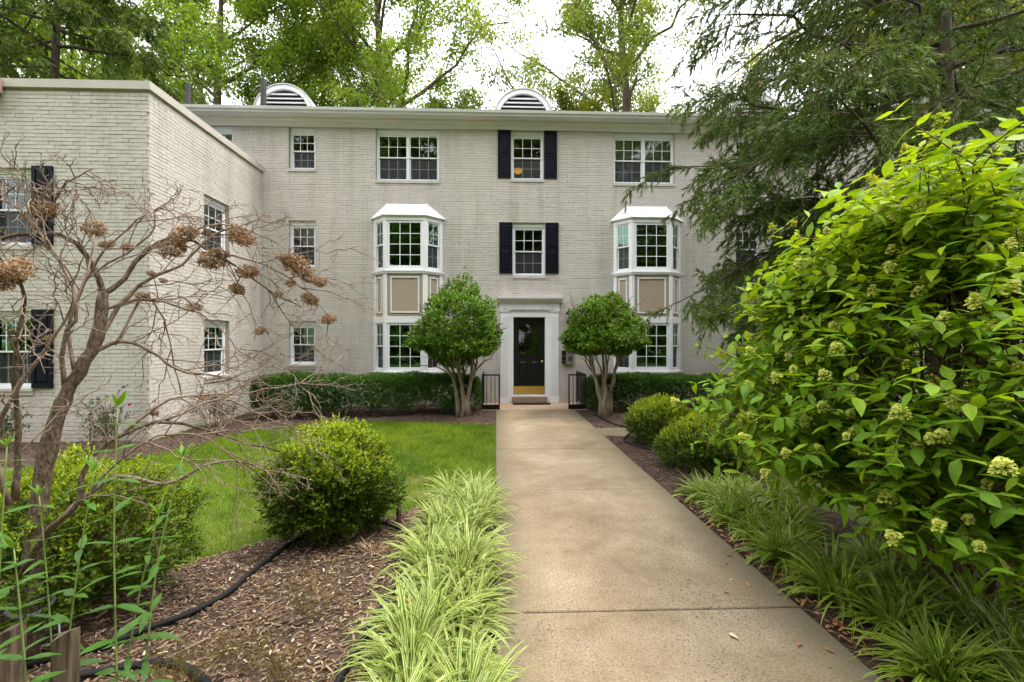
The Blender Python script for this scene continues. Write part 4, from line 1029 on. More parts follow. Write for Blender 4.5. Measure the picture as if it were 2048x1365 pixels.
chips('back_right', 9000, (1.82, 8.6, 7.7, 12.1), .03, .09, M['chip_dark'], 'dark bark mulch along the right hedge', 24, (.005, .013))

# ------------------------------------------------------------------ boxwood, hedges, small trees
def lump(g, n=9, amp=.06):
    K = g.normal(0, 2.6, (n, 3)); ph = g.uniform(0, 2 * PI, n); A = g.uniform(.4, 1, n) * amp / 2
    return lambda d: np.sum(np.cos(d @ K.T + ph) * A, 1)

def boxwood(c, rx, ry, z0, z1, nspr, L, lab, seed, shoots=160, bright=.35):
    g = np.random.default_rng(seed); x, y = c
    base = float(gz(x, y))
    t = empty('boxwood_shrub', (x, y, base)); tag(t, lab, 'shrub', 'clipped boxwood shrubs')
    lf = lump(g, 12, .15)
    d = rdir(g, nspr); d[:, 2] = np.where(d[:, 2] < -.75, -d[:, 2] * g.uniform(-1, 1, nspr), d[:, 2]); d = unit(d)
    cz, rz = (z0 + z1) / 2, (z1 - z0) / 2
    depth = np.abs(g.normal(0, .11, nspr)) * np.where(g.uniform(0, 1, nspr) < .25, 2.6, 1)
    r = (1 + lf(d * 1.4) + .6 * lf(d * 4)) * (1 - np.clip(depth, 0, .6))
    gap = (np.sin(d @ np.array([7.1, 3, 5]) + seed) * np.sin(d @ np.array([-4, 6.3, 8]) + 1) > .60) & (d[:, 2] < .45); keep = ~gap
    P = np.column_stack([x + d[:, 0] * r * rx, y + d[:, 1] * r * ry, cz + d[:, 2] * r * rz])
    D = unit(d * .8 + g.normal(0, .4, (nspr, 3)) + np.array([0, 0, .45]))
    ok = keep & (P[:, 2] > base + .03); P, D, d, depth = P[ok], D[ok], d[ok], depth[ok]
    (V, F), idx = sprigs(g, P, D, 8, L * 2.6, L, L * .58, 1.0)
    # new growth is yellow-green and sits at the ends of the shoots, mostly on top
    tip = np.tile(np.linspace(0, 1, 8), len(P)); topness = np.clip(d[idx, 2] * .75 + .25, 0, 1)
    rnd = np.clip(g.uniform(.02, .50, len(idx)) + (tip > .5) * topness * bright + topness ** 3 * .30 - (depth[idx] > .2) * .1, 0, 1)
    geo = [(V, F)]; R_ = [np.repeat(rnd, 4)]
    # longer upright shoots
    ds = rdir(g, shoots); ds[:, 2] = np.abs(ds[:, 2]) * .8 + .15; ds = unit(ds); r = 1 + lf(ds * 1.4)
    Ps = np.column_stack([x + ds[:, 0] * r * rx * .97, y + ds[:, 1] * r * ry * .97, cz + ds[:, 2] * r * rz * .97]); Ds = unit(ds * .5 + np.array([0, 0, 1.0]) + g.normal(0, .15, (shoots, 3)))
    (V, F), idx = sprigs(g, Ps, Ds, 12, g.uniform(.05, .13, shoots), L, L * .55, .95); geo.append((V, F)); R_.append(np.repeat(g.uniform(.7, 1, len(idx)), 4))
    V, F = join(geo)
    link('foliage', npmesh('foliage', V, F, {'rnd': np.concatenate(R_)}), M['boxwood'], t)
    nb = 40; P0 = np.column_stack([x + g.normal(0, .03, nb), y + g.normal(0, .03, nb), np.full(nb, base - .03)])
    dd = rdir(g, nb); dd[:, 2] = np.abs(dd[:, 2]) + .45; dd = unit(dd)
    P1 = np.column_stack([x + dd[:, 0] * rx * .8, y + dd[:, 1] * ry * .8, np.clip(base + (cz - base) + dd[:, 2] * rz * .6, base + .15, z1)])
    L1 = np.linalg.norm(P1 - P0, axis=1); pth = limb(g, P0, unit(P1 - P0), L1, 6, 0, 0, .12)
    V1, F1 = tubes(pth, np.linspace(.016, .004, 6)[None] * np.ones((nb, 1)), 5)
    p2, l2, _, _ = spawn(g, pth, L1, 8, .3, 1, .7, .4, .1, 0, 4); V2, F2 = tubes(p2, np.linspace(.005, .0015, 4)[None] * np.ones((len(p2), 1)), 4)
    V, F = join([(V1, F1), (V2, F2)]); link('stem', npmesh('stem', V, F), M['stem'], t)
    return t
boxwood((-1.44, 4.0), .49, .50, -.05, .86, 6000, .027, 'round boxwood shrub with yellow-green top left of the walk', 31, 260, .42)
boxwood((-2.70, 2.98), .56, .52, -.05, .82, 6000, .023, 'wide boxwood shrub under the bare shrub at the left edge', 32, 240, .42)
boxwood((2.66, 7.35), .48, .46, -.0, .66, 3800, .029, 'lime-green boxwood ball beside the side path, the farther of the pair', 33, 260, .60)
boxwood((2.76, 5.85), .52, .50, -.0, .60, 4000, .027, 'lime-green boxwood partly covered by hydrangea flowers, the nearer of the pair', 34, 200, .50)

def hedge(x0, x1, y0, y1, zt, n, lab, seed, gaps):
    g = np.random.default_rng(seed); base = float(gz((x0 + x1) / 2, 0))
    t = empty('yew_hedge', ((x0 + x1) / 2, (y0 + y1) / 2, base)); tag(t, lab, 'hedge', 'clipped yew hedges')
    hz = zt - base; Lx, Ly = x1 - x0, y1 - y0
    w = np.array([Lx * Ly, Lx * hz * 1.1, Lx * hz * .12, Ly * hz * .8, Ly * hz * .8]); f = g.choice(5, n, p=w / w.sum())
    u, v = g.uniform(0, 1, n), g.uniform(0, 1, n); dep = np.abs(g.normal(0, .05, n)) * np.where(g.uniform(0, 1, n) < .3, 2.5, 1)
    P = np.zeros((n, 3)); Nn = np.zeros((n, 3)); hh = base + .17 + (hz - .17) * v
    for q, (px, py, pz, nn) in enumerate(((x0 + u * Lx, y0 + v * Ly, zt - dep, (0, 0, 1)), (x0 + u * Lx, y0 + dep, hh, (0, -1, 0)), (x0 + u * Lx, y1 - dep, hh, (0, 1, 0)), (x0 + dep, y0 + u * Ly, hh, (-1, 0, 0)), (x1 - dep, y0 + u * Ly, hh, (1, 0, 0)))):
        k = f == q; P[k] = np.column_stack([np.broadcast_to(px, n)[k], np.broadcast_to(py, n)[k], np.broadcast_to(pz, n)[k]]); Nn[k] = nn
    # rounded shoulders, undulating faces, ragged skirt
    sh = np.clip((P[:, 2] - (zt - .22)) / .22, 0, 1); P[:, 1] += np.where(f == 1, sh ** 2 * .10, 0); P[:, 0] += np.where(f == 3, sh ** 2 * .14, 0) - np.where(f == 4, sh ** 2 * .14, 0)
    P[:, 2] -= np.where(f == 0, .12 * (np.clip(1 - (P[:, 1] - y0) / .22, 0, 1) ** 2 + np.clip(1 - (P[:, 0] - x0) / .3, 0, 1) ** 2 + np.clip(1 - (x1 - P[:, 0]) / .3, 0, 1) ** 2), 0)
    P[:, 1] += .05 * np.sin(P[:, 0] * 3.1 + P[:, 2] * 4) + .03 * np.sin(P[:, 0] * 8.3 + 2 * P[:, 2]); P[:, 2] += .025 * np.sin(P[:, 0] * 2.2) + .02 * np.sin(P[:, 0] * 6.7 + P[:, 1] * 3)
    skirt = base + .20 + .10 * np.sin(P[:, 0] * 2.7 + seed) + .07 * np.sin(P[:, 0] * 7.1)
    for gx, gw, gh in gaps: skirt = np.maximum(skirt, base + gh * np.exp(-((P[:, 0] - gx) / gw) ** 2))
    ok = (P[:, 2] > skirt) | (g.uniform(0, 1, n) < .10); P, Nn, f, dep = P[ok], Nn[ok], f[ok], dep[ok]; n = len(P)
    D = unit(Nn * .8 + g.normal(0, .4, (n, 3)) + np.array([0, 0, .35])); D[:, 2] += np.where(f == 0, .6, 0); D = unit(D)
    (V, F), idx = sprigs(g, P, D, 7, .085, .048, .017, 1.0, .05)
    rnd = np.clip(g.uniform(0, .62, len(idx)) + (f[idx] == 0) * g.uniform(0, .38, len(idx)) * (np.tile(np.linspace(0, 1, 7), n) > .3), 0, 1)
    ns = int(Lx * 26); Ps = np.column_stack([g.uniform(x0 + .1, x1 - .1, ns), g.uniform(y0 + .1, y1 - .1, ns), np.full(ns, zt - .06)]); Ds = unit(np.array([0, 0, 1.0]) + g.normal(0, .28, (ns, 3)))
    (V2, F2), i2 = sprigs(g, Ps, Ds, 14, g.uniform(.08, .20, ns), .03, .009, .8, .05)
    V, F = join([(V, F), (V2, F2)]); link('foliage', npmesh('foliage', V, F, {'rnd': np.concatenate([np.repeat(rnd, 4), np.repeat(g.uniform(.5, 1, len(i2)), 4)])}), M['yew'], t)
    nb = int(Lx * 9); P0 = np.column_stack([g.uniform(x0 + .2, x1 - .2, nb), g.uniform(y0 + .3, y1 - .3, nb), np.full(nb, base - .02)]); dd = unit(np.column_stack([g.normal(0, .6, nb), g.normal(0, .5, nb), np.ones(nb)]))
    pth = limb(g, P0, dd, g.uniform(.45, .7, nb), 6, 0, 0, .25); V1, F1 = tubes(pth, np.linspace(.014, .004, 6)[None] * np.ones((nb, 1)), 5)
    p2, l2, _, _ = spawn(g, pth, np.full(nb, .6), 6, .2, 1, .9, .6, 0, 0, 4, .1); V2, F2 = tubes(p2, np.linspace(.005, .002, 4)[None] * np.ones((len(p2), 1)), 4)
    V, F = join([(V1, F1), (V2, F2)]); link('stem', npmesh('stem', V, F), M['bark'], t)
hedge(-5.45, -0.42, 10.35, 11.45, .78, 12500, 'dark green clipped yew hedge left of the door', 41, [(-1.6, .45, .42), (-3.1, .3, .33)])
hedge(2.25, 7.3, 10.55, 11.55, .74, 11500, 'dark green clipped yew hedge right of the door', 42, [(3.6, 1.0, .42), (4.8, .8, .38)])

def holly(bx, by, cx, cy, rx, z0, z1, seed, lab, spikes, cone):
    g = np.random.default_rng(seed); base = float(gz(bx, by)); t = empty('holly_tree', (bx, by, base)); tag(t, lab, 'tree', 'small trees flanking the door')
    n = 7200; lf = lump(g, 14, .11); d = rdir(g, n); up = d[:, 2] > 0
    r = (1 + lf(d * 1.5) + .5 * lf(d * 4)) * (1 - np.clip(np.abs(g.normal(0, .10, n)) * np.where(g.uniform(0, 1, n) < .3, 2.8, 1), 0, .8))
    zc = z0 + (z1 - z0) * .24
    # dome pointed towards the top, flat ragged underside
    hz = np.abs(d[:, 2]); shape = np.where(up, 1 - hz * cone, 1)
    P = np.column_stack([cx + d[:, 0] * r * rx * shape, cy + d[:, 1] * r * rx * shape, np.where(up, zc + d[:, 2] * r * (z1 - zc), zc + d[:, 2] * r * (zc - z0))])
    gap = np.sin(d @ np.array([6.1, 4, 5]) + seed) * np.sin(d @ np.array([-5, 6.3, 7]) + 1) > .76; P, d = P[~gap], d[~gap]; n = len(P)
    D = unit(d * .9 + g.normal(0, .45, (n, 3)) + np.array([0, 0, .3]))
    (V, F), idx = sprigs(g, P, D, 7, .075, .058, .034, 1.05)
    R_ = [np.repeat(np.clip(g.uniform(0, .75, len(idx)) + (d[idx, 2] > .2) * .15, 0, 1), 4)]; geo = [(V, F)]
    ns = spikes; ds = rdir(g, ns); ds[:, 2] = np.abs(ds[:, 2]) * .7 + .12; ds = unit(ds)
    Ps = np.column_stack([cx + ds[:, 0] * rx * .9 * (1 - cone * ds[:, 2]), cy + ds[:, 1] * rx * .9 * (1 - cone * ds[:, 2]), zc + ds[:, 2] * (z1 - zc) * .92]); Ds = unit(np.array([0, 0, 1.0]) + ds * .3)
    (V, F), idx = sprigs(g, Ps, Ds, 16, g.uniform(.08, .20, ns), .045, .024, 1.0); geo.append((V, F)); R_.append(np.repeat(g.uniform(.5, 1, len(idx)), 4))
    V, F = join(geo); link('crown', npmesh('crown', V, F, {'rnd': np.concatenate(R_)}), M['holly'], t)
    # several sinuous stems from one fluted base
    m = MB(); r0 = random.Random(seed)
    ends = []
    for k in range(6):
        a = k * PI / 3 + .4; b0 = Vector((bx + .075 * math.cos(a), by + .075 * math.sin(a), base - .05)); pts = [b0]
        tx, ty = cx + rx * .60 * math.cos(a), cy + rx * .60 * math.sin(a)
        for q in range(1, 8):
            f = q / 7; e = f ** 1.5
            pts.append(Vector((b0.x + (tx - b0.x) * e + r0.uniform(-.035, .035), b0.y + (ty - b0.y) * e + r0.uniform(-.035, .035), base + .05 + (z0 + .3 - base) * f)))
        pts[0].x += .03 * math.cos(a); pts[0].y += .03 * math.sin(a)
        m.tube(pts, [.085, .060, .045, .036, .030, .025, .020, .015], 9); ends.append(pts)
    m.build('trunk', M['bark_smooth'], t, True)
    pp = np.array([[tuple(p) for p in e] for e in ends]); p2, l2, _, _ = spawn(g, pp, np.full(6, 1.3), 5, .45, 1, .55, .75, .25, 0, 7, .16, taper=.1); V1, F1 = tubes(p2, np.linspace(.020, .007, 7)[None] * np.ones((len(p2), 1)), 6)
    p3, l3, _, _ = spawn(g, p2, l2, 4, .3, 1, .7, .5, .2, 0, 5, .15); V2, F2 = tubes(p3, np.linspace(.009, .003, 5)[None] * np.ones((len(p3), 1)), 5)
    V, F = join([(V1, F1), (V2, F2)]); link('branches', npmesh('branches', V, F, None, True), M['bark_smooth'], t)
holly(-0.72, 10.25, -0.86, 10.3, .90, 1.26, 2.90, 51, 'round-headed multi-stemmed holly tree left of the door', 46, .06)
holly(2.46, 10.22, 2.44, 10.3, .88, 1.40, 2.60, 52, 'flat-headed multi-stemmed holly tree right of the door', 52, .42)

# ------------------------------------------------------------------ liriope
def liriope_mesh(seed, nb, h, name='liriope', up=.5):
    g = np.random.default_rng(seed); k = 7
    a = g.uniform(0, 2 * PI, nb); lean = g.beta(2.0, 1.3, nb); L = h * g.uniform(.75, 1.25, nb)
    s = np.linspace(0, 1, k)[None]; th0 = (PI / 2 - lean * .85)[:, None]; th = th0 - s ** 1.5 * (.5 + 1.3 * lean[:, None]) * g.uniform(.6, 1.25, (nb, 1))
    ds = L[:, None] / (k - 1); rr = np.cumsum(np.cos(th) * ds, 1) - np.cos(th[:, :1]) * ds; zz = np.cumsum(np.sin(th) * ds, 1) - np.sin(th[:, :1]) * ds
    r0 = g.uniform(0, .05, nb); ca, sa = np.cos(a)[:, None], np.sin(a)[:, None]; ba = g.uniform(0, 2 * PI, nb)
    bend = g.normal(0, .12, (nb, 1)) * s ** 2 * L[:, None]
    X = r0[:, None] * np.cos(ba)[:, None] + rr * ca - bend * sa; Y = r0[:, None] * np.sin(ba)[:, None] + rr * sa + bend * ca
    W = .0078 * g.uniform(.75, 1.3, (nb, 1)) * np.array([.75, 1, 1.05, 1.0, .9, .62, .08])[None]
    tw = g.normal(0, .5, (nb, 1)) * s
    ctr = np.stack([X, Y, zz], -1); sd_ = np.stack([-sa * np.cos(tw), ca * np.cos(tw), np.sin(tw)], -1)
    V = np.stack([ctr - sd_ * W[..., None] + np.array([0, 0, .0012]), ctr, ctr + sd_ * W[..., None] + np.array([0, 0, .0012])], 2).reshape(-1, 3)
    b = np.arange(nb)[:, None, None] * k * 3 + np.arange(k - 1)[None, :, None] * 3
    F = np.concatenate([(b + np.array([0, 1, 4, 3])).reshape(-1, 4), (b + np.array([1, 2, 5, 4])).reshape(-1, 4)])
    mid = np.tile([0., 1., 0.], nb * k); along = np.repeat(np.tile(np.linspace(0, 1, k), nb), 3); rnd = np.repeat(g.uniform(0, 1, nb), k * 3)
    return npmesh(name, V, F, {'mid': mid, 'along': along, 'rnd': rnd}, True)
lm = [liriope_mesh(60 + i, 130, .37) for i in range(5)]
for me in lm: me.materials.append(M['liriope'])
r0 = random.Random(61)
y = 1.45
while y < 4.95:
    for x in (-0.19, -0.43) if y < 4.6 else (-0.18, -0.42):
        o = link('liriope_clump', lm[r0.randrange(5)], None, None, loc=(x + r0.uniform(-.05, .05) - .03 * math.sin(y * 2), y + r0.uniform(-.06, .06), float(gz(x, y)) - .002), rot=(0, 0, r0.uniform(0, 6.28)))
        s = r0.uniform(.72, 1.15) * (1.0 if y > 2.2 else 1.08); o.scale = (s, s, s)
        tag(o, 'variegated liriope clump in the cream-edged row along the left of the walk', 'liriope', 'variegated liriope row left of the walk')
    y += 0.235
lg = [liriope_mesh(70 + i, 110, .38) for i in range(4)]
for me in lg: me.materials.append(M['liriope_green'])
y = 1.25
while y < 4.75:
    row = (2.20, 2.42, 2.66) if y > 3.4 else (2.22, 2.46, 2.72)
    for x in row:
        if r0.random() < .12: continue
        o = link('liriope_clump', lg[r0.randrange(4)], None, None, loc=(x + r0.uniform(-.06, .08), y + r0.uniform(-.08, .08), float(gz(x, y)) - .002), rot=(0, 0, r0.uniform(0, 6.28)))
        s = r0.uniform(.75, 1.05); o.scale = (s, s, s)
        tag(o, 'green liriope clump in the shaded border along the right of the walk', 'liriope', 'green liriope border right of the walk')
    y += 0.20
for i, (x, y) in enumerate(((2.22, 4.62), (2.42, 4.50), (2.26, 4.30))):
    o = link('liriope_clump', lm[i], None, None, loc=(x, y, float(gz(x, y)) - .002), rot=(0, 0, i * 2.0)); o.scale = (.9, .9, .9); tag(o, 'pale variegated liriope clump at the far end of the right border', 'liriope', 'pale liriope at the far end of the right border')

# ------------------------------------------------------------------ broad leaf meshes
def broad_leaf(g, L, W, curl, droop, fold=.22, k=5):
    s = np.linspace(0, 1, k); w = W / 2 * np.sin(PI * np.clip(s, 0, 1) ** .85) ** .8 * (1 - .25 * s); w[0] = W * .04; w[-1] = .0005
    z = -droop * L * s ** 2
    wav = g.normal(0, .03, k) * W
    V = []
    for i in range(k): V += [(s[i] * L, -w[i], z[i] + fold * w[i] + wav[i] - curl * w[i] ** 2 / W), (s[i] * L, 0, z[i]), (s[i] * L, w[i], z[i] + fold * w[i] - wav[i] - curl * w[i] ** 2 / W)]
    F = []
    for i in range(k - 1): F += [(3 * i, 3 * i + 1, 3 * i + 4, 3 * i + 3), (3 * i + 1, 3 * i + 2, 3 * i + 5, 3 * i + 4)]
    return np.array(V), np.array(F)
def place_leaves(g, kinds, P, D, N, S):
    """join copies of leaf shapes at P with direction D, normal N and scale S"""
    Vs, Fs, o = [], [], 0; side_ = unit(np.cross(N, D)); N2 = np.cross(D, side_); pick = g.integers(0, len(kinds), len(P)); cnt = []
    order = []
    for q, (V, F) in enumerate(kinds):
        m = np.where(pick == q)[0]; order.append(m)
        W = P[m][:, None] + S[m][:, None, None] * (V[None, :, 0:1] * D[m][:, None] + V[None, :, 1:2] * side_[m][:, None] + V[None, :, 2:3] * N2[m][:, None])
        Fs.append((np.arange(len(m))[:, None, None] * len(V) + F[None] + o).reshape(-1, 4)); Vs.append(W.reshape(-1, 3)); o += len(m) * len(V); cnt.append(len(V))
    return np.concatenate(Vs), np.concatenate(Fs), order, cnt
def mat_from(D, N, p, s):
    d = Vector(D).normalized(); sd_ = Vector(N).cross(d).normalized(); n = d.cross(sd_)
    return Matrix(((d.x * s, sd_.x * s, n.x * s, p[0]), (d.y * s, sd_.y * s, n.y * s, p[1]), (d.z * s, sd_.z * s, n.z * s, p[2]), (0, 0, 0, 1)))

# ------------------------------------------------------------------ the big hydrangea on the right
g = np.random.default_rng(81)
hx, hy = 3.14, 2.92; hb = float(gz(hx, hy))
hyd = empty('hydrangea_shrub', (hx, hy, hb)); tag(hyd, 'large leafy hydrangea with pale green flower heads right of the walk', 'shrub')
nc = 400
dirs = rdir(g, nc * 3); dirs = dirs[(dirs[:, 2] > -.42)][:nc]; nc = len(dirs)
zc = 1.24
lfh = lump(g, 10, .20)
rr = (1 + lfh(dirs * 1.3)) * g.uniform(.90, 1.06, nc)
tap = 1 - .46 * np.clip(dirs[:, 2], 0, 1)
E_ = np.column_stack([hx + dirs[:, 0] * 1.16 * tap * rr, hy + dirs[:, 1] * 1.20 * tap * rr, zc + np.where(dirs[:, 2] > 0, dirs[:, 2] * 1.36, dirs[:, 2] * .95) * rr])
# a few canes named by what the photograph shows: the tall leader, the low arm over the bed, the arm over the boxwood
extra = np.array([(2.60, 2.28, 2.48), (2.60, 2.60, 2.46), (2.35, 2.95, 1.95), (1.82, 3.75, 1.25), (1.80, 3.60, 1.02), (2.0, 3.9, 1.1), (1.95, 3.4, .78), (2.02, 2.25, .92), (2.15, 2.0, .80), (2.25, 1.85, .72), (2.1, 3.1, .70), (1.95, 3.2, 1.55), (2.1, 2.7, 1.70), (2.35, 1.95, 1.0), (2.35, 2.0, 1.5), (2.3, 2.3, 1.2), (1.85, 3.75, .85), (2.0, 4.1, .85), (2.2, 2.6, .85), (2.45, 1.75, 1.25), (2.05, 1.85, .75), (1.98, 1.98, .85), (2.12, 1.72, .95), (2.15, 2.1, .70), (2.0, 2.25, .80), (2.22, 1.9, .66), (2.1, 2.45, .68), (1.95, 2.6, .80), (2.3, 1.75, .80), (2.0, 2.9, .72), (1.9, 3.3, .95), (1.88, 3.5, .72), (2.05, 2.05, 1.15), (2.1, 1.9, 1.35), (2.0, 2.4, 1.05), (1.95, 2.7, 1.0), (1.9, 3.0, 1.1), (2.15, 2.2, 1.3), (2.05, 2.6, 1.3), (2.2, 1.75, 1.1), (2.25, 1.8, 1.5), (2.15, 2.3, .62), (2.05, 2.8, .62), (2.3, 2.0, .60), (2.25, 2.5, .58), (2.32, 2.06, 2.58), (2.12, 2.36, 2.40), (2.16, 2.9, 2.26), (2.32, 2.6, 2.40), (2.08, 3.1, 2.0), (1.98, 3.3, 1.72), (2.47, 2.4, 2.50), (2.28, 2.75, 2.36), (2.0, 3.0, 1.7), (2.2, 2.45, 2.3), (2.15, 2.6, 2.0)])
E_ = np.concatenate([E_, extra]); nc = len(E_)
B_ = np.column_stack([hx + g.normal(0, .16, nc), hy + g.normal(0, .16, nc), np.full(nc, hb - .02)])
k = 10; s = np.linspace(0, 1, k)[None, :, None]
hgt = (E_[:, 2] - hb)[:, None, None]
ctrl = B_ + (E_ - B_) * np.array([.35, .35, .0]) + np.column_stack([np.zeros(nc), np.zeros(nc), np.maximum(E_[:, 2] - hb, .5) * .95 + .18])
cane = (1 - s) ** 2 * B_[:, None] + 2 * s * (1 - s) * ctrl[:, None] + s ** 2 * E_[:, None]
cane += g.normal(0, .012, cane.shape) * s
clen = np.linalg.norm(np.diff(cane, axis=1), axis=2).sum(1)
sh, shl, sidx, st_ = spawn(g, cane, clen, 8, .55, .98, .62, .22, .18, .05, 6, .05, taper=.35)
full_ = np.arange(nc) % 9 == 0
V1, F1 = join([tubes(cane[full_], np.linspace(.013, .0035, k)[None] * np.ones((full_.sum(), 1)), 6), tubes(cane[~full_][:, 5:], np.linspace(.006, .003, k - 5)[None] * np.ones(((~full_).sum(), 1)), 5)]); V2, F2 = tubes(sh[:, ::2], np.linspace(.0045, .0025, 3)[None] * np.ones((len(sh), 1)), 3)
V, F = join([(V1, F1), (V2, F2)]); link('stem', npmesh('stem', V, F, None, True), M['stem'], hyd)
def opposite_leaves(g, paths, lens, t0, spacing):
    P, D, N = [], [], []
    for i in range(len(paths)):
        m = max(2, int(lens[i] * (1 - t0) / spacing)); ts = np.linspace(t0, .98, m); a0 = g.uniform(0, PI)
        p, T = at_t(paths, np.full(m, i), ts)
        for j in range(m):
            u = np.cross(T[j], [0, 0, 1.0]); u /= np.linalg.norm(u) + 1e-6; w = np.cross(u, T[j])
            a = a0 + j * PI / 2 + g.normal(0, .25)
            for sgn in (1, -1):
                pv = (u * math.cos(a) + w * math.sin(a)) * sgn; d = T[j] * .35 + pv * .95; d[2] = d[2] * .45 - .04 + g.normal(0, .10)
                P.append(p[j]); D.append(d); N.append(np.array([0, 0, 1.0]) + g.normal(0, .22, 3) + pv * .15)
    return np.array(P), unit(np.array(D)), unit(np.array(N))
Pa, Da, Na = opposite_leaves(g, cane, clen, .66, .07); Pb, Db, Nb = opposite_leaves(g, sh, shl, .15, .062)
P = np.concatenate([Pa, Pb]); D = np.concatenate([Da, Db]); N = np.concatenate([Na, Nb]); S = g.uniform(.62, 1.22, len(P))
rn_ = np.sqrt(((P[:, 0] - hx) / 1.16) ** 2 + ((P[:, 1] - hy) / 1.20) ** 2 + ((P[:, 2] - zc) / np.where(P[:, 2] > zc, 1.42, 1.0)) ** 2); ok = (P[:, 2] > .42) & (rn_ > .78); P, D, N, S = P[ok], D[ok], N[ok], S[ok]
kinds = [broad_leaf(g, .104 * g.uniform(.85, 1.15), .052 * g.uniform(.8, 1.2), g.uniform(0, .9), g.uniform(.0, .55), g.uniform(.08, .5), k=4 + _ % 2) for _ in range(6)]
# leaves that show largest (nearest the walk) become objects of their own
camd = np.linalg.norm(P - np.array([0, 0, 1.65]), axis=1); u_ = (P[:, 0] - .035 * P[:, 1]) / P[:, 1]; vis = (u_ < 1.12) & (P[:, 2] < 1.65 + .74 * P[:, 1])
depth_rank = np.where(vis, camd, 99.0)
big = np.argsort(depth_rank)[:300]; rest = np.setdiff1d(np.arange(len(P)), big)
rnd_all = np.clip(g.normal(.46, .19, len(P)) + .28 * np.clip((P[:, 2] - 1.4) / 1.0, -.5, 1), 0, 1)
V, F, order, cnt = place_leaves(g, kinds, P[rest], D[rest], N[rest], S[rest])
rr_ = np.concatenate([np.repeat(rnd_all[rest][m], c) for m, c in zip(order, cnt)])
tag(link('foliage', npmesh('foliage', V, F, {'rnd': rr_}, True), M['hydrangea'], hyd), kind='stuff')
lmesh = []
for i in range(12):
    V, F = kinds[i % 6]; me = npmesh('leaf', V, F, {'rnd': np.full(len(V), .15 + .07 * i)}, False); me.materials.append(M['hydrangea']); lmesh.append(me)
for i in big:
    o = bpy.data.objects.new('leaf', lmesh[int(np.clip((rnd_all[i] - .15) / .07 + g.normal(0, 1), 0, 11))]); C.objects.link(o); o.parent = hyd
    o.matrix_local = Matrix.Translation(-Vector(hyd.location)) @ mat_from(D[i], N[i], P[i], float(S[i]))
def floret_head(g, n, r, h):
    z = g.uniform(0, 1, n); a = g.uniform(0, 2 * PI, n); q = np.sqrt(g.uniform(.25, 1, n)) * r * (1 - z * .75)
    c = np.column_stack([q * np.cos(a), q * np.sin(a), z * h + g.normal(0, .004, n)])
    idx = np.repeat(np.arange(n), 4); aa = np.tile(np.arange(4) * PI / 2, n) + np.repeat(g.uniform(0, PI, n), 4)
    up = unit(c * np.array([1, 1, .5]) + np.array([0, 0, .06]))[idx]; t1 = unit(np.cross(up, np.array([.3, .9, .2]))); t2 = np.cross(up, t1)
    d = t1 * np.cos(aa)[:, None] + t2 * np.sin(aa)[:, None]
    V, F = leaf_geo(c[idx], unit(d + up * .25), up, g.uniform(.005, .009, len(idx)), g.uniform(.004, .007, len(idx)))
    rn = np.repeat(np.repeat(g.uniform(.2, 1, n), 4), 4)
    ns = 9; p0 = np.zeros((ns, 3)); p0[:, 2] = -.02; e = c[g.integers(0, n, ns)]; pth = p0[:, None] + (e - p0)[:, None] * np.linspace(0, 1, 3)[None, :, None]
    V2, F2 = tubes(pth, np.full((ns, 3), .0012), 3); F2 = np.concatenate([F2[:, [0, 1, 2]], F2[:, [0, 2, 3]]])
    V, F = join([(V, F), (V2, F2)]); return npmesh('flower_head', V, F, {'rnd': np.concatenate([rn, np.full(len(V2), .2)])})
fh = [floret_head(g, 75, .040, .05), floret_head(g, 60, .032, .042), floret_head(g, 45, .026, .03)]
for me in fh: me.materials.append(M['floret'])
for i in list(range(nc)) + [('s', j) for j in range(0, len(sh), 9)]:
    if isinstance(i, tuple): p = sh[i[1], -1]; T = unit(sh[i[1], -1] - sh[i[1], -2])
    else:
        if i % 5 in (1, 3) and i < nc - 58 or i >= nc - 58 and i % 2: continue
        p = cane[i, -1]; T = unit(cane[i, -1] - cane[i, -2])
    if p[2] < .5: continue
    ax = Vector(T * .6 + np.array([0, 0, .8])).normalized(); o = link('flower_head', fh[int(g.integers(0, 3))], None, hyd, loc=Vector(p) - hyd.location + ax * .05)
    o.rotation_euler = ax.to_track_quat('Z', 'Y').to_euler(); o.scale = [float(g.uniform(.9, 1.4))] * 3

# ------------------------------------------------------------------ the bare shrub on the left
g = np.random.default_rng(91)
bare = empty('bare_shrub', (-2.62, 2.55, -.12)); tag(bare, 'leafless shrub with dried brown flower heads in front of the left wing', 'shrub')
def w(px, py, Y):      # measured from the photograph once, kept as directions from the viewpoint at a chosen distance
    c_, s_ = math.cos(R(2)), math.sin(R(2)); u = (px - 1024) / 910; v = (682.5 - py) / 910; dx, dy = s_ + u * c_, c_ - u * s_; t = Y / dy
    return (dx * t, Y, 1.655 + v * t)
def smooth(pts, n=14):
    P = np.array(pts, float); d = np.concatenate([[0], np.cumsum(np.linalg.norm(np.diff(P, axis=0), axis=1))]); m = len(P)
    out = []
    for q in np.linspace(0, m - 1.0001, n):
        i = int(q); f = q - i; p0, p1, p2, p3 = P[max(i - 1, 0)], P[i], P[min(i + 1, m - 1)], P[min(i + 2, m - 1)]
        out.append(.5 * ((2 * p1) + (-p0 + p2) * f + (2 * p0 - 5 * p1 + 4 * p2 - p3) * f * f + (-p0 + 3 * p1 - 3 * p2 + p3) * f ** 3))
    return np.array(out)
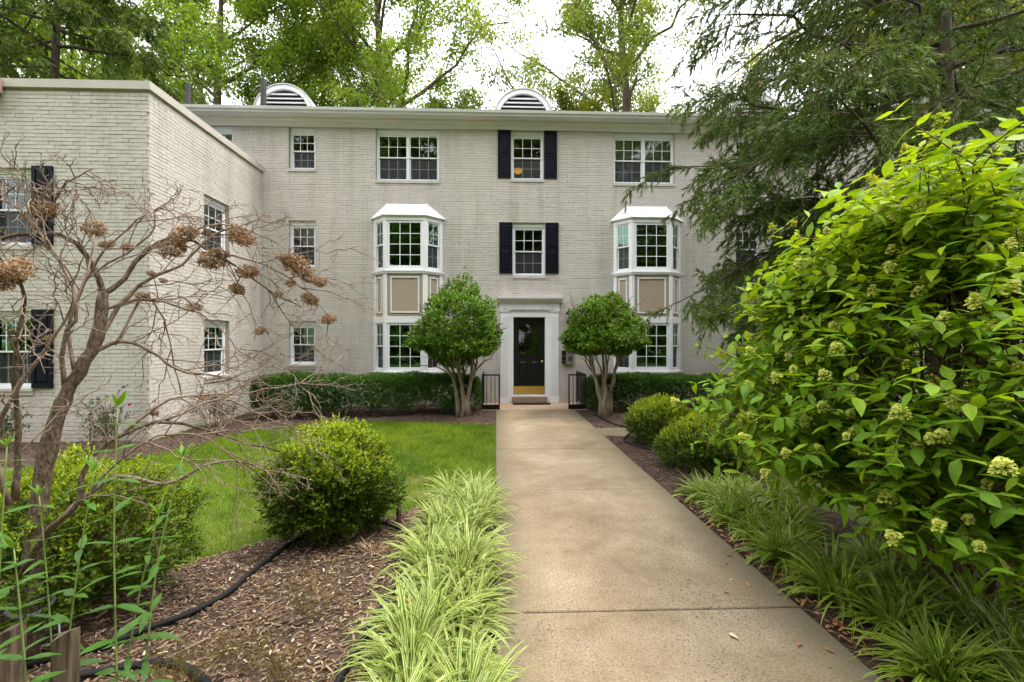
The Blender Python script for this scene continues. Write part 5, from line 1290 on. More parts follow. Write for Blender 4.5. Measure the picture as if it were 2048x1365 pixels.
MAIN = [  # points in metres, radius at start and end
    ([w(55, 1330, 2.5), w(62, 1150, 2.5), w(85, 950, 2.55), w(115, 830, 2.6), w(140, 770, 2.62), w(185, 700, 2.66), w(205, 630, 2.7), w(205, 585, 2.72)], .052, .030),
    ([w(205, 590, 2.72), w(190, 545, 2.7), w(165, 500, 2.66), w(120, 470, 2.6), w(60, 470, 2.5), w(-20, 480, 2.4)], .024, .010),
    ([w(205, 590, 2.72), w(245, 560, 2.8), w(290, 505, 2.85), w(330, 480, 2.9), w(375, 478, 2.95), w(430, 510, 3.0), w(480, 540, 3.0), w(560, 595, 3.05), w(605, 615, 3.05)], .022, .004),
    ([w(190, 690, 2.66), w(240, 610, 2.75), w(300, 560, 2.8), w(360, 530, 2.85), w(430, 470, 2.9), w(480, 455, 2.9)], .020, .005),
    ([w(165, 720, 2.64), w(215, 692, 2.7), w(260, 685, 2.75), w(310, 705, 2.8), w(350, 740, 2.85), w(420, 750, 2.9), w(500, 765, 2.95)], .020, .004),
    ([w(230, 690, 2.7), w(290, 590, 2.85), w(330, 650, 2.9), w(350, 740, 2.9), w(365, 800, 2.9)], .010, .004),
    ([w(130, 780, 2.62), w(125, 700, 2.55), w(150, 640, 2.5), w(150, 590, 2.5), w(110, 500, 2.45), w(75, 460, 2.4), w(60, 400, 2.3)], .018, .005),
    ([w(150, 745, 2.62), w(135, 660, 2.6), w(160, 590, 2.6), w(195, 520, 2.6), w(230, 480, 2.6), w(290, 430, 2.6)], .015, .004),
    ([w(40, 1160, 2.45), w(95, 1060, 2.4), w(160, 1010, 2.4), w(170, 930, 2.42), w(250, 865, 2.5), w(330, 842, 2.6), w(430, 865, 2.7), w(500, 890, 2.8), w(560, 905, 2.85)], .024, .006),
    ([w(95, 1065, 2.4), w(200, 970, 2.5), w(260, 955, 2.55), w(320, 968, 2.6), w(370, 955, 2.65), w(410, 930, 2.7), w(460, 922, 2.75), w(500, 930, 2.8), w(550, 950, 2.85)], .020, .005),
    ([w(250, 865, 2.5), w(340, 800, 2.6), w(420, 790, 2.7), w(480, 790, 2.75), w(560, 775, 2.85), w(650, 760, 2.95)], .012, .003),
    ([w(30, 1000, 2.35), w(35, 900, 2.35), w(30, 800, 2.3), w(35, 690, 2.25), w(50, 600, 2.2), w(40, 560, 1.9)], .022, .006),
    ([w(20, 1010, 2.3), w(-10, 900, 2.25), w(20, 800, 2.2), w(75, 720, 2.2), w(130, 640, 2.2), w(170, 560, 2.25), w(190, 470, 2.3)], .018, .004),
    ([w(205, 620, 2.7), w(280, 600, 2.8), w(350, 610, 2.85), w(420, 640, 2.9), w(480, 700, 2.95), w(540, 740, 3.0)], .012, .003),
    ([w(300, 500, 2.85), w(370, 470, 2.95), w(440, 450, 3.0), w(520, 470, 3.05), w(570, 500, 3.05), w(610, 545, 3.05)], .010, .003),
    ([w(430, 510, 3.0), w(500, 520, 3.05), w(560, 545, 3.1), w(620, 590, 3.1), w(655, 632, 3.1)], .008, .003),
    ([w(60, 470, 2.5), w(100, 400, 2.5), w(60, 380, 2.45), w(-20, 370, 2.4)], .008, .003),
    ([w(110, 450, 2.55), w(115, 390, 2.5), w(150, 355, 2.5), w(185, 340, 2.5)], .008, .003),
    ([w(100, 500, 2.45), w(40, 420, 2.35), w(-30, 390, 2.3)], .010, .003),
    ([w(170, 560, 2.6), w(300, 470, 2.7), w(310, 420, 2.7), w(330, 415, 2.72)], .009, .003),
    ([w(330, 842, 2.6), w(440, 800, 2.7), w(520, 830, 2.8), w(590, 860, 2.9)], .009, .003),
    ([w(160, 1010, 2.4), w(250, 910, 2.4), w(330, 870, 2.45), w(420, 880, 2.5), w(520, 960, 2.6)], .010, .003),
]
mp_, ml_ = [], []
for i, (pts, ra, rb) in enumerate(MAIN):
    ra, rb = (ra * .86, rb * .86) if i == 0 else (ra * .72, rb * .8)
    q = smooth(pts, 22 if i < 1 else 16)
    m = MB(); n = len(q); jit = g.normal(0, .004, (n, 3)); jit[0] = 0
    rad = [ra + (rb - ra) * (j / (n - 1)) ** .8 + (abs(g.normal(0, .22)) * ra if j % 3 == 1 else g.normal(0, .05) * ra) * .6 for j in range(n)]
    m.tube(q + jit, rad, 9 if ra > .015 else 6); m.build('trunk' if i == 0 else 'branch', M['bark_bare'] if ra > .0155 or i in (0,) else M['twig_bare'], bare, True)
    q2 = smooth(pts, 12); mp_.append(q2); ml_.append(np.linalg.norm(np.diff(q2, axis=0), axis=1).sum())
mp_, ml_ = np.array(mp_), np.array(ml_)
t1, l1, _, _ = spawn(g, mp_[1:], np.minimum(ml_[1:], .9), 6, .15, 1.0, .8, .55, .05, .12, 8, .18, taper=.2)
t2, l2, _, _ = spawn(g, t1, l1, 5, .25, 1.0, .75, .5, .0, .10, 7, .2, taper=.2)
t3, l3, _, _ = spawn(g, t2, l2, 3, .3, 1.0, .8, .40, .0, .05, 5, .2)
geo = [tubes(t1, np.linspace(.0038, .0019, 8)[None] * np.ones((len(t1), 1)), 4), tubes(t2, np.linspace(.0027, .0014, 7)[None] * np.ones((len(t2), 1)), 3), tubes(t3, np.linspace(.0017, .0010, 5)[None] * np.ones((len(t3), 1)), 3)]
V, F = join(geo); tag(link('twigs', npmesh('twigs', V, F, None, True), M['twig_bare'], bare), kind='stuff')
def dry_head(g, n):
    d = rdir(g, n); d[:, 2] = d[:, 2] * .8 + .1; c = d * g.uniform(.55, 1, (n, 1)) * np.array([1, 1, .80])
    idx = np.repeat(np.arange(n), 3); V, F = leaf_geo(c[idx], unit(d[idx] * .5 + g.normal(0, .8, (n * 3, 3))), rdir(g, n * 3), g.uniform(.12, .24, n * 3), g.uniform(.11, .20, n * 3), .3)
    ns = 16; e = d[:ns] * .7; pth = e[:, None] * np.linspace(0, 1, 3)[None, :, None] + np.array([0, 0, -.5]) * (1 - np.linspace(0, 1, 3))[None, :, None]
    V2, F2 = tubes(pth, np.full((ns, 3), .018), 3); F2 = np.concatenate([F2[:, [0, 1, 2]], F2[:, [0, 2, 3]]])
    V, F = join([(V, F), (V2, F2)]); return npmesh('dried_flower_head', V, F, {'rnd': np.concatenate([np.repeat(np.clip(g.normal(.5, .28, n * 3), 0, 1), 4), np.full(len(V2), .1)])})
dh = [dry_head(g, 230) for _ in range(4)]
for me in dh: me.materials.append(M['dryflower'])
HEADS = [(90, 420, 28, 2.5), (190, 460, 25, 2.65), (215, 490, 16, 2.65), (255, 495, 13, 2.7), (370, 470, 30, 2.9), (345, 500, 30, 2.9), (425, 522, 30, 2.95), (440, 508, 20, 2.97), (483, 478, 30, 2.95), (470, 462, 18, 2.97), (495, 545, 26, 3.0), (475, 580, 19, 3.0), (595, 533, 36, 3.05), (578, 522, 22, 3.07), (618, 558, 18, 3.08), (642, 566, 18, 3.08), (582, 568, 13, 3.0), (620, 600, 22, 3.08), (556, 590, 12, 3.0), (657, 640, 19, 3.1), (520, 663, 14, 2.95), (390, 615, 16, 2.9), (303, 548, 11, 2.8), (285, 595, 16, 2.8), (326, 562, 9, 2.8), (100, 676, 11, 2.5), (28, 545, 42, 1.9), (5, 560, 34, 1.9), (410, 795, 13, 2.75), (305, 825, 14, 2.6)]
for (px, py, rp, Y) in HEADS:
    p = Vector(w(px, py, Y)); r = rp / 910 * Y * .84
    o = link('dried_flower_head', dh[int(g.integers(0, 4))], None, bare, loc=p - bare.location); o.scale = (r, r, r * .95); o.rotation_euler = (g.uniform(-.5, .5), g.uniform(-.5, .5), g.uniform(0, 6.3))
    # the stalk that carries it runs back to the nearest twig point
    tips = np.concatenate([t1[:, -1], mp_[:, -1]]); j = np.argmin(np.linalg.norm(tips - np.array(p), axis=1)); q = Vector(tips[j]); mid = (p + q) / 2 + Vector((0, 0, .03))
    m = MB(); m.tube([tuple(x_) for x_ in smooth([q, mid, p], 6)], [.0026] * 6, 5); m.build('flower_stalk', M['twig_bare'], bare)

# ------------------------------------------------------------------ tall weeds, wisps, roses
wk = [broad_leaf(g, .105, .031, .1, g.uniform(.05, .4), .25) for _ in range(4)]
wm = []
for i in range(8):
    V, F = wk[i % 4]; me = npmesh('leaf', V, F, {'rnd': np.full(len(V), .1 + .09 * i)}, True); me.materials.append(M['weed']); wm.append(me)
WEEDS = [(-1.32, 1.62, 1.43, -.02, .03, 'tallest'), (-1.60, 1.80, 1.16, .10, .0, ''), (-1.30, 1.80, 1.20, .10, .05, ''), (-1.45, 1.45, 1.02, -.05, .0, ''), (-1.70, 1.62, 1.30, .04, .0, ''), (-1.50, 1.98, 0.92, .12, .0, ''), (-1.86, 1.95, 1.02, -.05, .0, '')]
WL = ['tall green leafy stem nearest the weathered stake', 'green leafy stem with bright tip left of the stake', 'green leafy stem leaning right over the mulch', 'short green leafy stem low in the left corner', 'green leafy stem in front of the bare shrub trunk', 'green leafy stem leaning right before the wide boxwood', 'green leafy stem at the far left edge behind the others']
for i, (x, y, zt, lx_, ly_, _) in enumerate(WEEDS):
    b = float(gz(x, y)); t = empty('tall_weed', (x, y, b)); tag(t, WL[i], 'weed', 'tall leafy stems in the left foreground')
    pts = smooth([(x - lx_ * .9, y, b - .01), (x - lx_ * .5, y, b + (zt - b) * .35), (x, y, b + (zt - b) * .7), (x + lx_ * .6, y + ly_, zt)], 12)
    m = MB(); m.tube(pts, np.linspace(.0042, .002, 12), 6); m.build('stem', M['greenstem'], t, True)
    nl = 12
    for j in range(nl):
        f = .22 + .78 * j / (nl - 1); p, T = at_t(pts[None], np.array([0]), np.array([min(f, .995)])); a = j * 1.57 + i + g.normal(0, .3)
        for sgn in ((0, PI) if f < .97 else (0, PI / 2, PI, 4.7)):
            el = -.05 + (f - .3) * .55 + g.normal(0, .12) + (.7 if f >= .97 else 0); d = np.array([math.cos(a + sgn) * math.cos(el), math.sin(a + sgn) * math.cos(el), math.sin(el)])
            o = bpy.data.objects.new('leaf', wm[int(np.clip(f * 6 + g.normal(0, 1.2) + (2 if f > .93 else -1), 0, 7))]); C.objects.link(o); o.parent = t
            o.matrix_local = Matrix.Translation(-Vector(t.location)) @ mat_from(d, np.array([0, 0, 1.0]) + g.normal(0, .2, 3), p[0], float((.62 + .42 * math.sin(f * PI)) * g.uniform(.8, 1.1)))
WSP = [(-1.28, 2.35, .30), (-1.05, 2.25, .24), (-1.48, 2.15, .34), (-1.12, 2.75, .34)]
WSL = ['wispy olive seed plume in the mulch nearest the hose end', 'wispy olive seed plume at the bottom beside the liriope', 'wispy tan seed plume beside the weathered stake', 'wispy tan seed plume standing in the middle of the mulch bed']
for i, (x, y, h) in enumerate(WSP):
    b = float(gz(x, y)); n = 26; P0 = np.column_stack([x + g.normal(0, .03, n), y + g.normal(0, .03, n), np.full(n, b)]); dd = unit(np.column_stack([g.normal(0, .38, n), g.normal(0, .3, n), np.ones(n)])); pth = limb(g, P0, dd, h * g.uniform(.6, 1.1, n), 6, 0, .1, .1)
    p2, l2_, _, _ = spawn(g, pth, np.full(n, h), 9, .3, 1, .5, .35, .1, 0, 4, .1)
    V1, F1 = tubes(pth, np.full((n, 6), .0007), 3); V2, F2 = tubes(p2, np.full((len(p2), 4), .0005), 3); F12 = np.concatenate([F1, F2 + len(V1)]); V12 = np.concatenate([V1, V2]); F12 = np.concatenate([F12[:, [0, 1, 2]], F12[:, [0, 2, 3]]])
    q = np.repeat(np.arange(len(p2)), 12); P, T = at_t(p2, q, g.uniform(.2, 1, len(q))); V3, F3 = leaf_geo(P, unit(T + g.normal(0, .5, T.shape)), rdir(g, len(P)), .006, .0022)
    V, F = join([(V12, F12), (V3, F3)]); o = link('seed_plume', npmesh('seed_plume', V, F, {'rnd': np.concatenate([np.full(len(V12), .3), np.repeat(g.uniform(0, 1, len(P)), 4)])}), M['wisp']); tag(o, WSL[i], 'grass plume', 'wispy seed plumes in the mulch')

def rose(x, y, r, h, lab, red, seed):
    g = np.random.default_rng(seed); b = float(gz(x, y)); t = empty('rose_bush', (x, y, b)); tag(t, lab, 'rose bush', 'rose bushes along the wing')
    n = 16; P0 = np.column_stack([x + g.normal(0, .05, n), y + g.normal(0, .05, n), np.full(n, b - .02)]); dd = unit(np.column_stack([g.normal(0, .35, n), g.normal(0, .3, n), np.ones(n)])); pth = limb(g, P0, dd, h * g.uniform(.7, 1.1, n), 7, 0, .1, .15)
    p2, l2_, _, _ = spawn(g, pth, np.full(n, h), 6, .3, 1, .7, .4, .1, 0, 5, .12)
    V1, F1 = tubes(pth, np.linspace(.006, .003, 7)[None] * np.ones((n, 1)), 5); V2, F2 = tubes(p2, np.full((len(p2), 5), .002), 4); V, F = join([(V1, F1), (V2, F2)]); link('stem', npmesh('stem', V, F), M['stem'], t)
    q = np.repeat(np.arange(len(p2)), 11); P, T = at_t(p2, q, g.uniform(.1, 1, len(q))); d = unit(T * .5 + perp(g, T)); V, F = leaf_geo(P, d, unit(np.array([0, 0, 1.0]) + g.normal(0, .5, P.shape)), g.uniform(.03, .05, len(P)), g.uniform(.018, .028, len(P)))
    link('foliage', npmesh('foliage', V, F, {'rnd': np.repeat(g.uniform(0, 1, len(P)), 4)}), M['rose'], t)
    if red:
        c = np.array([x + r * .9, y - .2, b + h * .93]); dv = rdir(g, 16); V, F = leaf_geo(np.repeat(c[None], 16, 0), unit(dv + np.array([0, 0, .6])), rdir(g, 16), .035, .035, .3); link('rose_bloom', npmesh('rose_bloom', V, F), M['petal_red'], t)
rose(-6.35, 7.75, .5, .82, 'dark-leaved rose bush with a red bloom by the wing corner', True, 1)
rose(-5.78, 9.55, .4, .78, 'small dark rose bush against the side wall of the wing', False, 2)
rose(-8.0, 7.6, .5, .75, 'dark rose bush under the ground-floor shuttered window', False, 3)

# ------------------------------------------------------------------ conifers
def conifer(name, lab, x, y, H, r0, nb, Lmax, zlow, seed, matn, per2=13, per3=11, needles=17, nl=(.05, .10), nw=.007, extra=None, top_shape=.8, fpow=1.0, hang=.45, tw=.42, thin=None):
    g = np.random.default_rng(seed); b = float(gz(x, y)); t = empty(name, (x, y, b)); tag(t, lab, 'tree')
    k = 14; zz = np.linspace(-.1, H, k); tr = np.column_stack([x + .08 * np.sin(zz * .5 + seed), y + .06 * np.cos(zz * .4), b + zz])
    m = MB(); m.tube(tr, r0 * (1 - np.linspace(0, 1, k) * .9), 12); m.build('trunk', M['bark_cedar'], t, True)
    f = ((np.arange(nb) + .5) / nb) ** fpow; z = zlow + (H - .6 - zlow) * f; az = np.arange(nb) * 2.399 + g.normal(0, .3, nb); L = Lmax * np.where(f < .35, .8 + .2 * f / .35, 1 - ((f - .35) / .65) ** 1.4 * top_shape) * g.uniform(.72, 1.08, nb)
    if extra is not None:
        z = np.concatenate([z, extra[:, 0]]); az = np.concatenate([az, extra[:, 1]]); L = np.concatenate([L, extra[:, 2]])
    n = len(z); P0 = np.column_stack([np.interp(z, zz, tr[:, 0]), np.interp(z, zz, tr[:, 1]), b + z]); D = np.column_stack([np.cos(az), np.sin(az), g.normal(.10, .10, n)])
    p1 = limb(g, P0, unit(D), L, 9, 0, .20, .16)
    p2, l2_, i2, _ = spawn(g, p1, L, per2, .22, 1.0, .80, .34, .0, .22, 6, .10, flat=.75, taper=.45)
    p3, l3, i3, _ = spawn(g, p2, l2_, per3, .15, 1.0, .75, tw, -.08, hang, 5, .10, flat=.3, taper=.3)
    V1, F1 = tubes(p1, (np.linspace(1, .12, 9)[None] * (.011 * L[:, None] + .008)), 7); V2, F2 = tubes(p2, np.linspace(.009, .003, 6)[None] * np.ones((len(p2), 1)), 3)
    V, F = join([(V1, F1), (V2, F2)]); link('branches', npmesh('branches', V, F, None, True), M['bark_cedar'], t)
    q = np.repeat(np.arange(len(p3)), needles)
    if thin: zq = p3[q, 2, 2]; q = q[(zq > thin[0]) & (zq < thin[1]) | (g.uniform(0, 1, len(q)) < .3)]
    tt = g.uniform(.05, 1.0, len(q)); P, T = at_t(p3, q, tt); pv = perp(g, T); a = g.uniform(.25, .75, len(q))[:, None]
    D3 = unit(T * np.cos(a) + pv * np.sin(a) + np.array([0, 0, -.12])); S = perp(g, D3)
    V, F = sliver_geo(P, D3, S, g.uniform(nl[0], nl[1], len(q)), nw)
    clump_ = g.uniform(-.16, .16, len(p2))[i3][q]; rnd = np.clip(g.uniform(.1, .75, len(q)) + clump_ + (g.uniform(0, 1, len(p3)) < .10)[q] * .45, 0, 1)
    link('crown', npmesh('crown', V, F, {'rnd': np.repeat(rnd, 3)}), M[matn], t)
    return t
ge = np.random.default_rng(5)
ex = np.column_stack([np.array([2.5, 3.0, 3.3, 3.7, 4.0, 4.4, 4.8, 5.2, 5.6, 6.0, 6.5, 3.1, 4.1, 5.0, 2.7, 3.6]), PI + np.array([-.10, .16, .34, .02, -.22, .22, .42, -.06, .18, .32, .06, .55, .62, -.30, .38, .12]), np.array([3.3, 3.7, 3.9, 3.8, 3.3, 4.1, 4.1, 3.8, 4.2, 4.2, 4.3, 3.9, 4.1, 3.4, 3.9, 3.9])])
conifer('cedar_tree', 'tall dark cedar with drooping branches before the right wing', 6.75, 6.7, 15.0, .21, 60, 3.9, 2.4, 101, 'cedar', 16, 16, 29, (.05, .11), .0132, extra=ex, fpow=1.35, hang=.30, tw=.33, thin=(0, 7.6))
conifer('hemlock_tree', 'dark drooping hemlock behind the parapet of the left wing', -15.5, 16.5, 18.0, .28, 70, 6.4, 4.0, 102, 'hemlock', 13, 12, 16, (.15, .28), .040, thin=(7.5, 99))
conifer('cedar_tree', 'brown-trunked cedar behind the right wing roof', 12.6, 11.0, 17.0, .24, 54, 4.6, 5.0, 103, 'cedar', 11, 10, 20, (.08, .16), .020, thin=(5.5, 13))

# ------------------------------------------------------------------ broadleaf trees behind the roof
def broadleaf(seed, H, r0, z_lo, spread, nl=13, per2=8, per3=7, per_leaf=60, leaf=(.17, .11), rise=.55, clus=.34, thin=0):
    """returns trunk mesh and crown mesh with the base of the trunk at the origin"""
    g = np.random.default_rng(seed)
    k = 12; zz = np.linspace(-.2, H * .93, k); tr = np.column_stack([np.cumsum(g.normal(0, .12, k)), np.cumsum(g.normal(0, .12, k)), zz]); tr[:2, :2] = 0
    f = (np.arange(nl) + .5) / nl; z = z_lo + (H * .9 - z_lo) * f; az = np.arange(nl) * 2.4 + g.normal(0, .4, nl)
    P0 = np.column_stack([np.interp(z, zz, tr[:, 0]), np.interp(z, zz, tr[:, 1]), z]); L = spread * (1.05 - .55 * f ** 2) * g.uniform(.8, 1.15, nl)
    D = unit(np.column_stack([np.cos(az), np.sin(az), rise + g.uniform(-.15, .35, nl) + f * .5])); p1 = limb(g, P0, D, L, 9, .18, 0, .25)
    p2, l2_, _, _ = spawn(g, p1, L, per2, .25, 1.0, .65, .42, .12, 0, 6, .12, taper=.3); p3, l3, _, _ = spawn(g, p2, l2_, per3, .2, 1.0, .75, .45, .05, 0, 5, .14, taper=.2)
    geo = [tubes(tr[None], (r0 * (1 - .8 * np.linspace(0, 1, k)))[None], 10), tubes(p1, np.linspace(1, .2, 9)[None] * (.016 * L[:, None] + .02), 7), tubes(p2, np.linspace(.035, .010, 6)[None] * np.ones((len(p2), 1)), 5), tubes(p3[:, ::2], np.linspace(.012, .005, 3)[None] * np.ones((len(p3), 1)), 3)]
    V, F = join(geo); trunk = npmesh('trunk', V, F, None, True)
    q = np.repeat(np.arange(len(p3)), per_leaf); P, T = at_t(p3, q, g.uniform(.15, 1.0, len(q))); cs = clus * g.uniform(.7, 1.3, len(p3))[q][:, None]
    P = P + np.clip(g.normal(0, 1, P.shape), -2, 2) * cs * np.array([1, 1, .62]); d = unit(g.normal(0, 1, P.shape) + np.array([0, 0, -.35])); N = unit(np.array([0, 0, 1.0]) + g.normal(0, .55, P.shape))
    if thin:
        kp = (P[:, 2] > thin) | (g.uniform(0, 1, len(P)) < .3); P, d, N, q = P[kp], d[kp], N[kp], q[kp]
    s_ = g.uniform(.7, 1.25, len(q)); V, F = leaf_geo(P, d, N, leaf[0] * s_, leaf[1] * s_)
    cl = g.uniform(-.22, .22, len(p2))[np.repeat(np.arange(len(p2)), per3)][q] + g.uniform(-.10, .10, len(p3))[q]
    return trunk, npmesh('crown', V, F, {'rnd': np.repeat(np.clip(g.uniform(.15, .85, len(q)) + cl, 0, 1), 4)})
def plant(meshes, name, lab, loc, rz, mat, scale=1.0, group='trees behind the building', bark='bark'):
    t = empty(name, loc, rz); t.scale = (scale,) * 3; tag(t, lab, 'tree', group)
    for me, nm, mt in ((meshes[0], 'trunk', M[bark]), (meshes[1], 'crown', M[mat])):
        o = bpy.data.objects.new(nm, me); C.objects.link(o); o.parent = t
        if not me.materials: me.materials.append(mt)
        else: o.material_slots[0].link = 'OBJECT'; o.material_slots[0].material = mt
    return t
bz = float(gz(-20, 20))
TA = broadleaf(201, 27, .42, 8.5, 7.2, 20, 8, 7, 60, (.18, .118), .5, .38, thin=13.5)
TB = broadleaf(202, 28, .45, 8.5, 7.6, 19, 8, 7, 58, (.19, .112), .8, .36, thin=13.5)
TC = broadleaf(203, 29, .50, 9.0, 7.6, 19, 7, 7, 54, (.185, .125), .70, .34, thin=13.5)
plant(TA, 'maple_tree', 'rounded bright green tree behind the roof, left of the left roof vent', (-16.5, 27.5, bz), 0.5, 'maple')
plant(TB, 'elm_tree', 'spreading light green tree with long limbs between the two roof vents', (-6.6, 27.5, bz), 2.0, 'elm')
plant(TC, 'poplar_tree', 'airy tall tree with open branches right of the middle roof vent', (8.0, 27.5, bz), 0.9, 'poplar')
plant(TB, 'maple_tree', 'dense green tree behind the left roof vent between its taller neighbours', (-11.8, 30.5, bz), 5.1, 'maple', .9)
plant(TA, 'maple_tree', 'green tree far left showing above the wing parapet', (-26.0, 29.0, bz), 3.4, 'maple', 1.0)
plant(TB, 'maple_tree', 'yellow-green tree glimpsed through the cedar above the right wing', (21.5, 24.0, float(gz(20, 20))), 4.2, 'limegreen', .95)
plant(TA, 'maple_tree', 'bright yellow-green tree at the right edge behind the cedar trunk', (27.0, 22.0, float(gz(20, 20))), 1.2, 'limegreen', .9)
TD = broadleaf(204, 17.2, .22, 8.0, 3.0, 9, 6, 6, 50, (.16, .11), .8)
plant(TD, 'young_tree', 'low yellow-green treetop just right of the middle roof vent', (4.4, 27.0, bz), 0.0, 'limegreen', .98, 'treetops just above the roof line')
plant(TD, 'young_tree', 'small dark treetop at the foot of the open sky gap', (-2.2, 26.0, bz), 2.0, 'poplar', .94, 'treetops just above the roof line')
# trees across the lawn behind the viewpoint: they are what the window glass mirrors
TE = broadleaf(205, 24, .35, 1.0, 7.5, 26, 7, 6, 28, (.44, .31), .25, .6)
for i, (x, y, rz_, sc) in enumerate(((-20, -13, 0, .9), (-12, -18, 1.3, 1.0), (-4, -20, 2.2, 1.0), (4, -21, 5.2, 1.05), (12, -18, 3.1, 1.0), (21, -12, 4.4, .9))):
    plant(TE, 'lawn_tree', 'broad leafy tree across the front lawn, mirrored in the window glass', (x, y, float(gz(x, y))), rz_, 'maple', sc, 'trees across the front lawn')

TF = broadleaf(206, 4.6, .10, .15, 2.3, 22, 6, 5, 26, (.26, .18), .15, .34)
for i, x in enumerate(np.linspace(-24, 24, 11)):
    plant(TF, 'lawn_shrub', 'tall shrub across the front lawn, mirrored in the ground-floor glass', (float(x), -13.0 - 3 * math.cos(x * .12), float(gz(x, 0))), i * 1.7, 'maple', 1.0, 'shrubs across the front lawn')

# ------------------------------------------------------------------ hoses, stakes, litter
def hose(pts, r, lab, seed, lift=.0):
    q = smooth(pts, len(pts) * 6); q[:, 2] = gz(q[:, 0], q[:, 1]) + bed_h(q[:, 0], q[:, 1]) + r * .8 + lift
    m = MB(); m.tube(q, r, 10); tag(m.build('soaker_hose', M['rubber'], None, True), lab, 'hose', 'black soaker hoses')
hose([(-2.5, 2.45, 0), (-2.19, 2.57, 0), (-1.97, 2.78, 0), (-1.85, 2.91, 0), (-1.78, 3.08, 0), (-1.77, 3.33, 0), (-1.72, 3.71, 0), (-1.60, 4.1, 0), (-1.30, 4.28, 0), (-1.05, 4.18, 0), (-.86, 4.05, 0), (-.72, 3.80, 0), (-.64, 3.45, 0), (-.66, 3.1, 0), (-.70, 2.93, 0), (-.73, 2.64, 0), (-.75, 2.44, 0), (-.78, 2.1, 0), (-.85, 1.6, 0)], .019, 'black soaker hose curving round the boxwood left of the walk', 1, .01)
hose([(-2.3, 2.3, 0), (-2.05, 2.38, 0), (-1.89, 2.42, 0), (-1.71, 2.42, 0), (-1.52, 2.34, 0), (-1.35, 2.2, 0), (-1.3, 2.0, 0)], .019, 'black hose end curling at the bottom left corner', 2, .01)
q = [(2.24, 10.2, 0), (2.28, 9.6, 0), (2.34, 9.1, 0), (2.46, 8.7, 0), (2.47, 8.3, 0), (2.34, 7.95, 0), (2.14, 7.55, 0), (2.18, 7.22, 0), (2.40, 6.9, 0), (2.62, 6.6, 0), (2.95, 6.4, 0)]
qq = smooth(q, 60); qq[:, 2] = np.maximum(gz(qq[:, 0], qq[:, 1]) + bed_h(qq[:, 0], qq[:, 1]) + .018, np.where((qq[:, 1] > 7.75) & (qq[:, 1] < 8.75), .014, -1))
m = MB(); m.tube(qq, .017, 10); tag(m.build('soaker_hose', M['rubber'], None, True), 'black soaker hose crossing the side path by the right boxwoods', 'hose', 'black soaker hoses')
def stake(x, y, w_, d_, zt, rz, lab, seed, tilt=(0, 0)):
    b = float(gz(x, y)); r_ = random.Random(seed); m = MB(); n = 7; vs = []
    for i in range(n):
        z = -.06 + (zt - b + .06) * i / (n - 1)
        for sx, sy in ((-1, -1), (1, -1), (1, 1), (-1, 1)):
            px, py = sx * w_ / 2 + r_.uniform(-.004, .004), sy * d_ / 2 + r_.uniform(-.004, .004); top = (sx * .012 + r_.uniform(-.01, .01)) if i == n - 1 else 0
            vs.append((px * math.cos(rz) - py * math.sin(rz) + tilt[0] * z, px * math.sin(rz) + py * math.cos(rz) + tilt[1] * z, z + top))
    fs = [(o + i, o + (i + 1) % 4, o + 4 + (i + 1) % 4, o + 4 + i) for o in range(0, (n - 1) * 4, 4) for i in range(4)] + [(n * 4 - 4, n * 4 - 3, n * 4 - 2, n * 4 - 1)]
    m.add(vs, fs); o = m.build('wooden_stake', M['oldwood'], None, False, (x, y, b)); tag(o, lab, 'stake'); return o
stake(-1.57, 1.70, .060, .055, .60, .15, 'weathered wooden stake in the bottom left corner', 1, (.02, 0))
stake(-2.38, 2.32, .075, .07, .24, -.1, 'short rotting post at the foot of the bare shrub', 2)
sp_ = stake(-.90, 4.24, .022, .075, .12, .5, 'short dark stake beside the round boxwood', 3)
# plant tie round the trunk
m = MB(); c = w(62, 1215, 2.5); m.tube([(c[0] + .085 * math.cos(a), c[1] + .085 * math.sin(a), c[2] + .012 * math.sin(2 * a)) for a in np.linspace(0, 2 * PI, 22)], .012, 8); m.tube([(c[0] + .07, c[1] - .05, c[2] - .02), (-1.95, 2.1, .42), (-1.58, 1.72, .32)], .004, 6)
tag(m.build('plant_tie', M['drape'], None, True), 'dark tie looped round the trunk of the bare shrub', 'tie')
r_ = random.Random(77)
lf_ = broad_leaf(np.random.default_rng(3), .06, .028, 1.0, .1, .5)
LV = [(1.31, 2.52, 'fallen_pale', 'pale seed leaf lying on the nearest slab'), (1.66, 2.43, 'fallen', 'brown curled leaf on the right of the nearest slab'), (1.76, 2.38, 'fallen', 'rust-brown leaf at the right edge of the nearest slab'), (1.50, 2.95, 'fallen', 'dark crumpled leaf on the second slab near its joint'), (1.80, 3.42, 'fallen', 'tan leaf at the right edge of the second slab, the larger'), (1.70, 3.30, 'fallen', 'small rust leaf near the right edge of the second slab'), (0.06, 6.59, 'fallen', 'dark red leaf at the left edge of the far slab'), (1.61, 3.08, 'fallen_pale', 'tiny pale leaf beside the dark crumpled leaf'), (1.70, 3.05, 'fallen', 'brown leaf between the crumpled leaf and the border')]
for i, (x, y, mt, lab) in enumerate(LV):
    V, F = lf_; me = npmesh('fallen_leaf', V, F, None, True); s = r_.uniform(.7, 1.1) if 'tiny' not in lab else .45
    o = link('fallen_leaf', me, M[mt], None, loc=(x, y, .012), rot=(r_.uniform(-.15, .15), r_.uniform(-.15, .15), r_.uniform(0, 6.3))); o.scale = (s, s, s); tag(o, lab, 'leaf', 'fallen leaves on the walk')
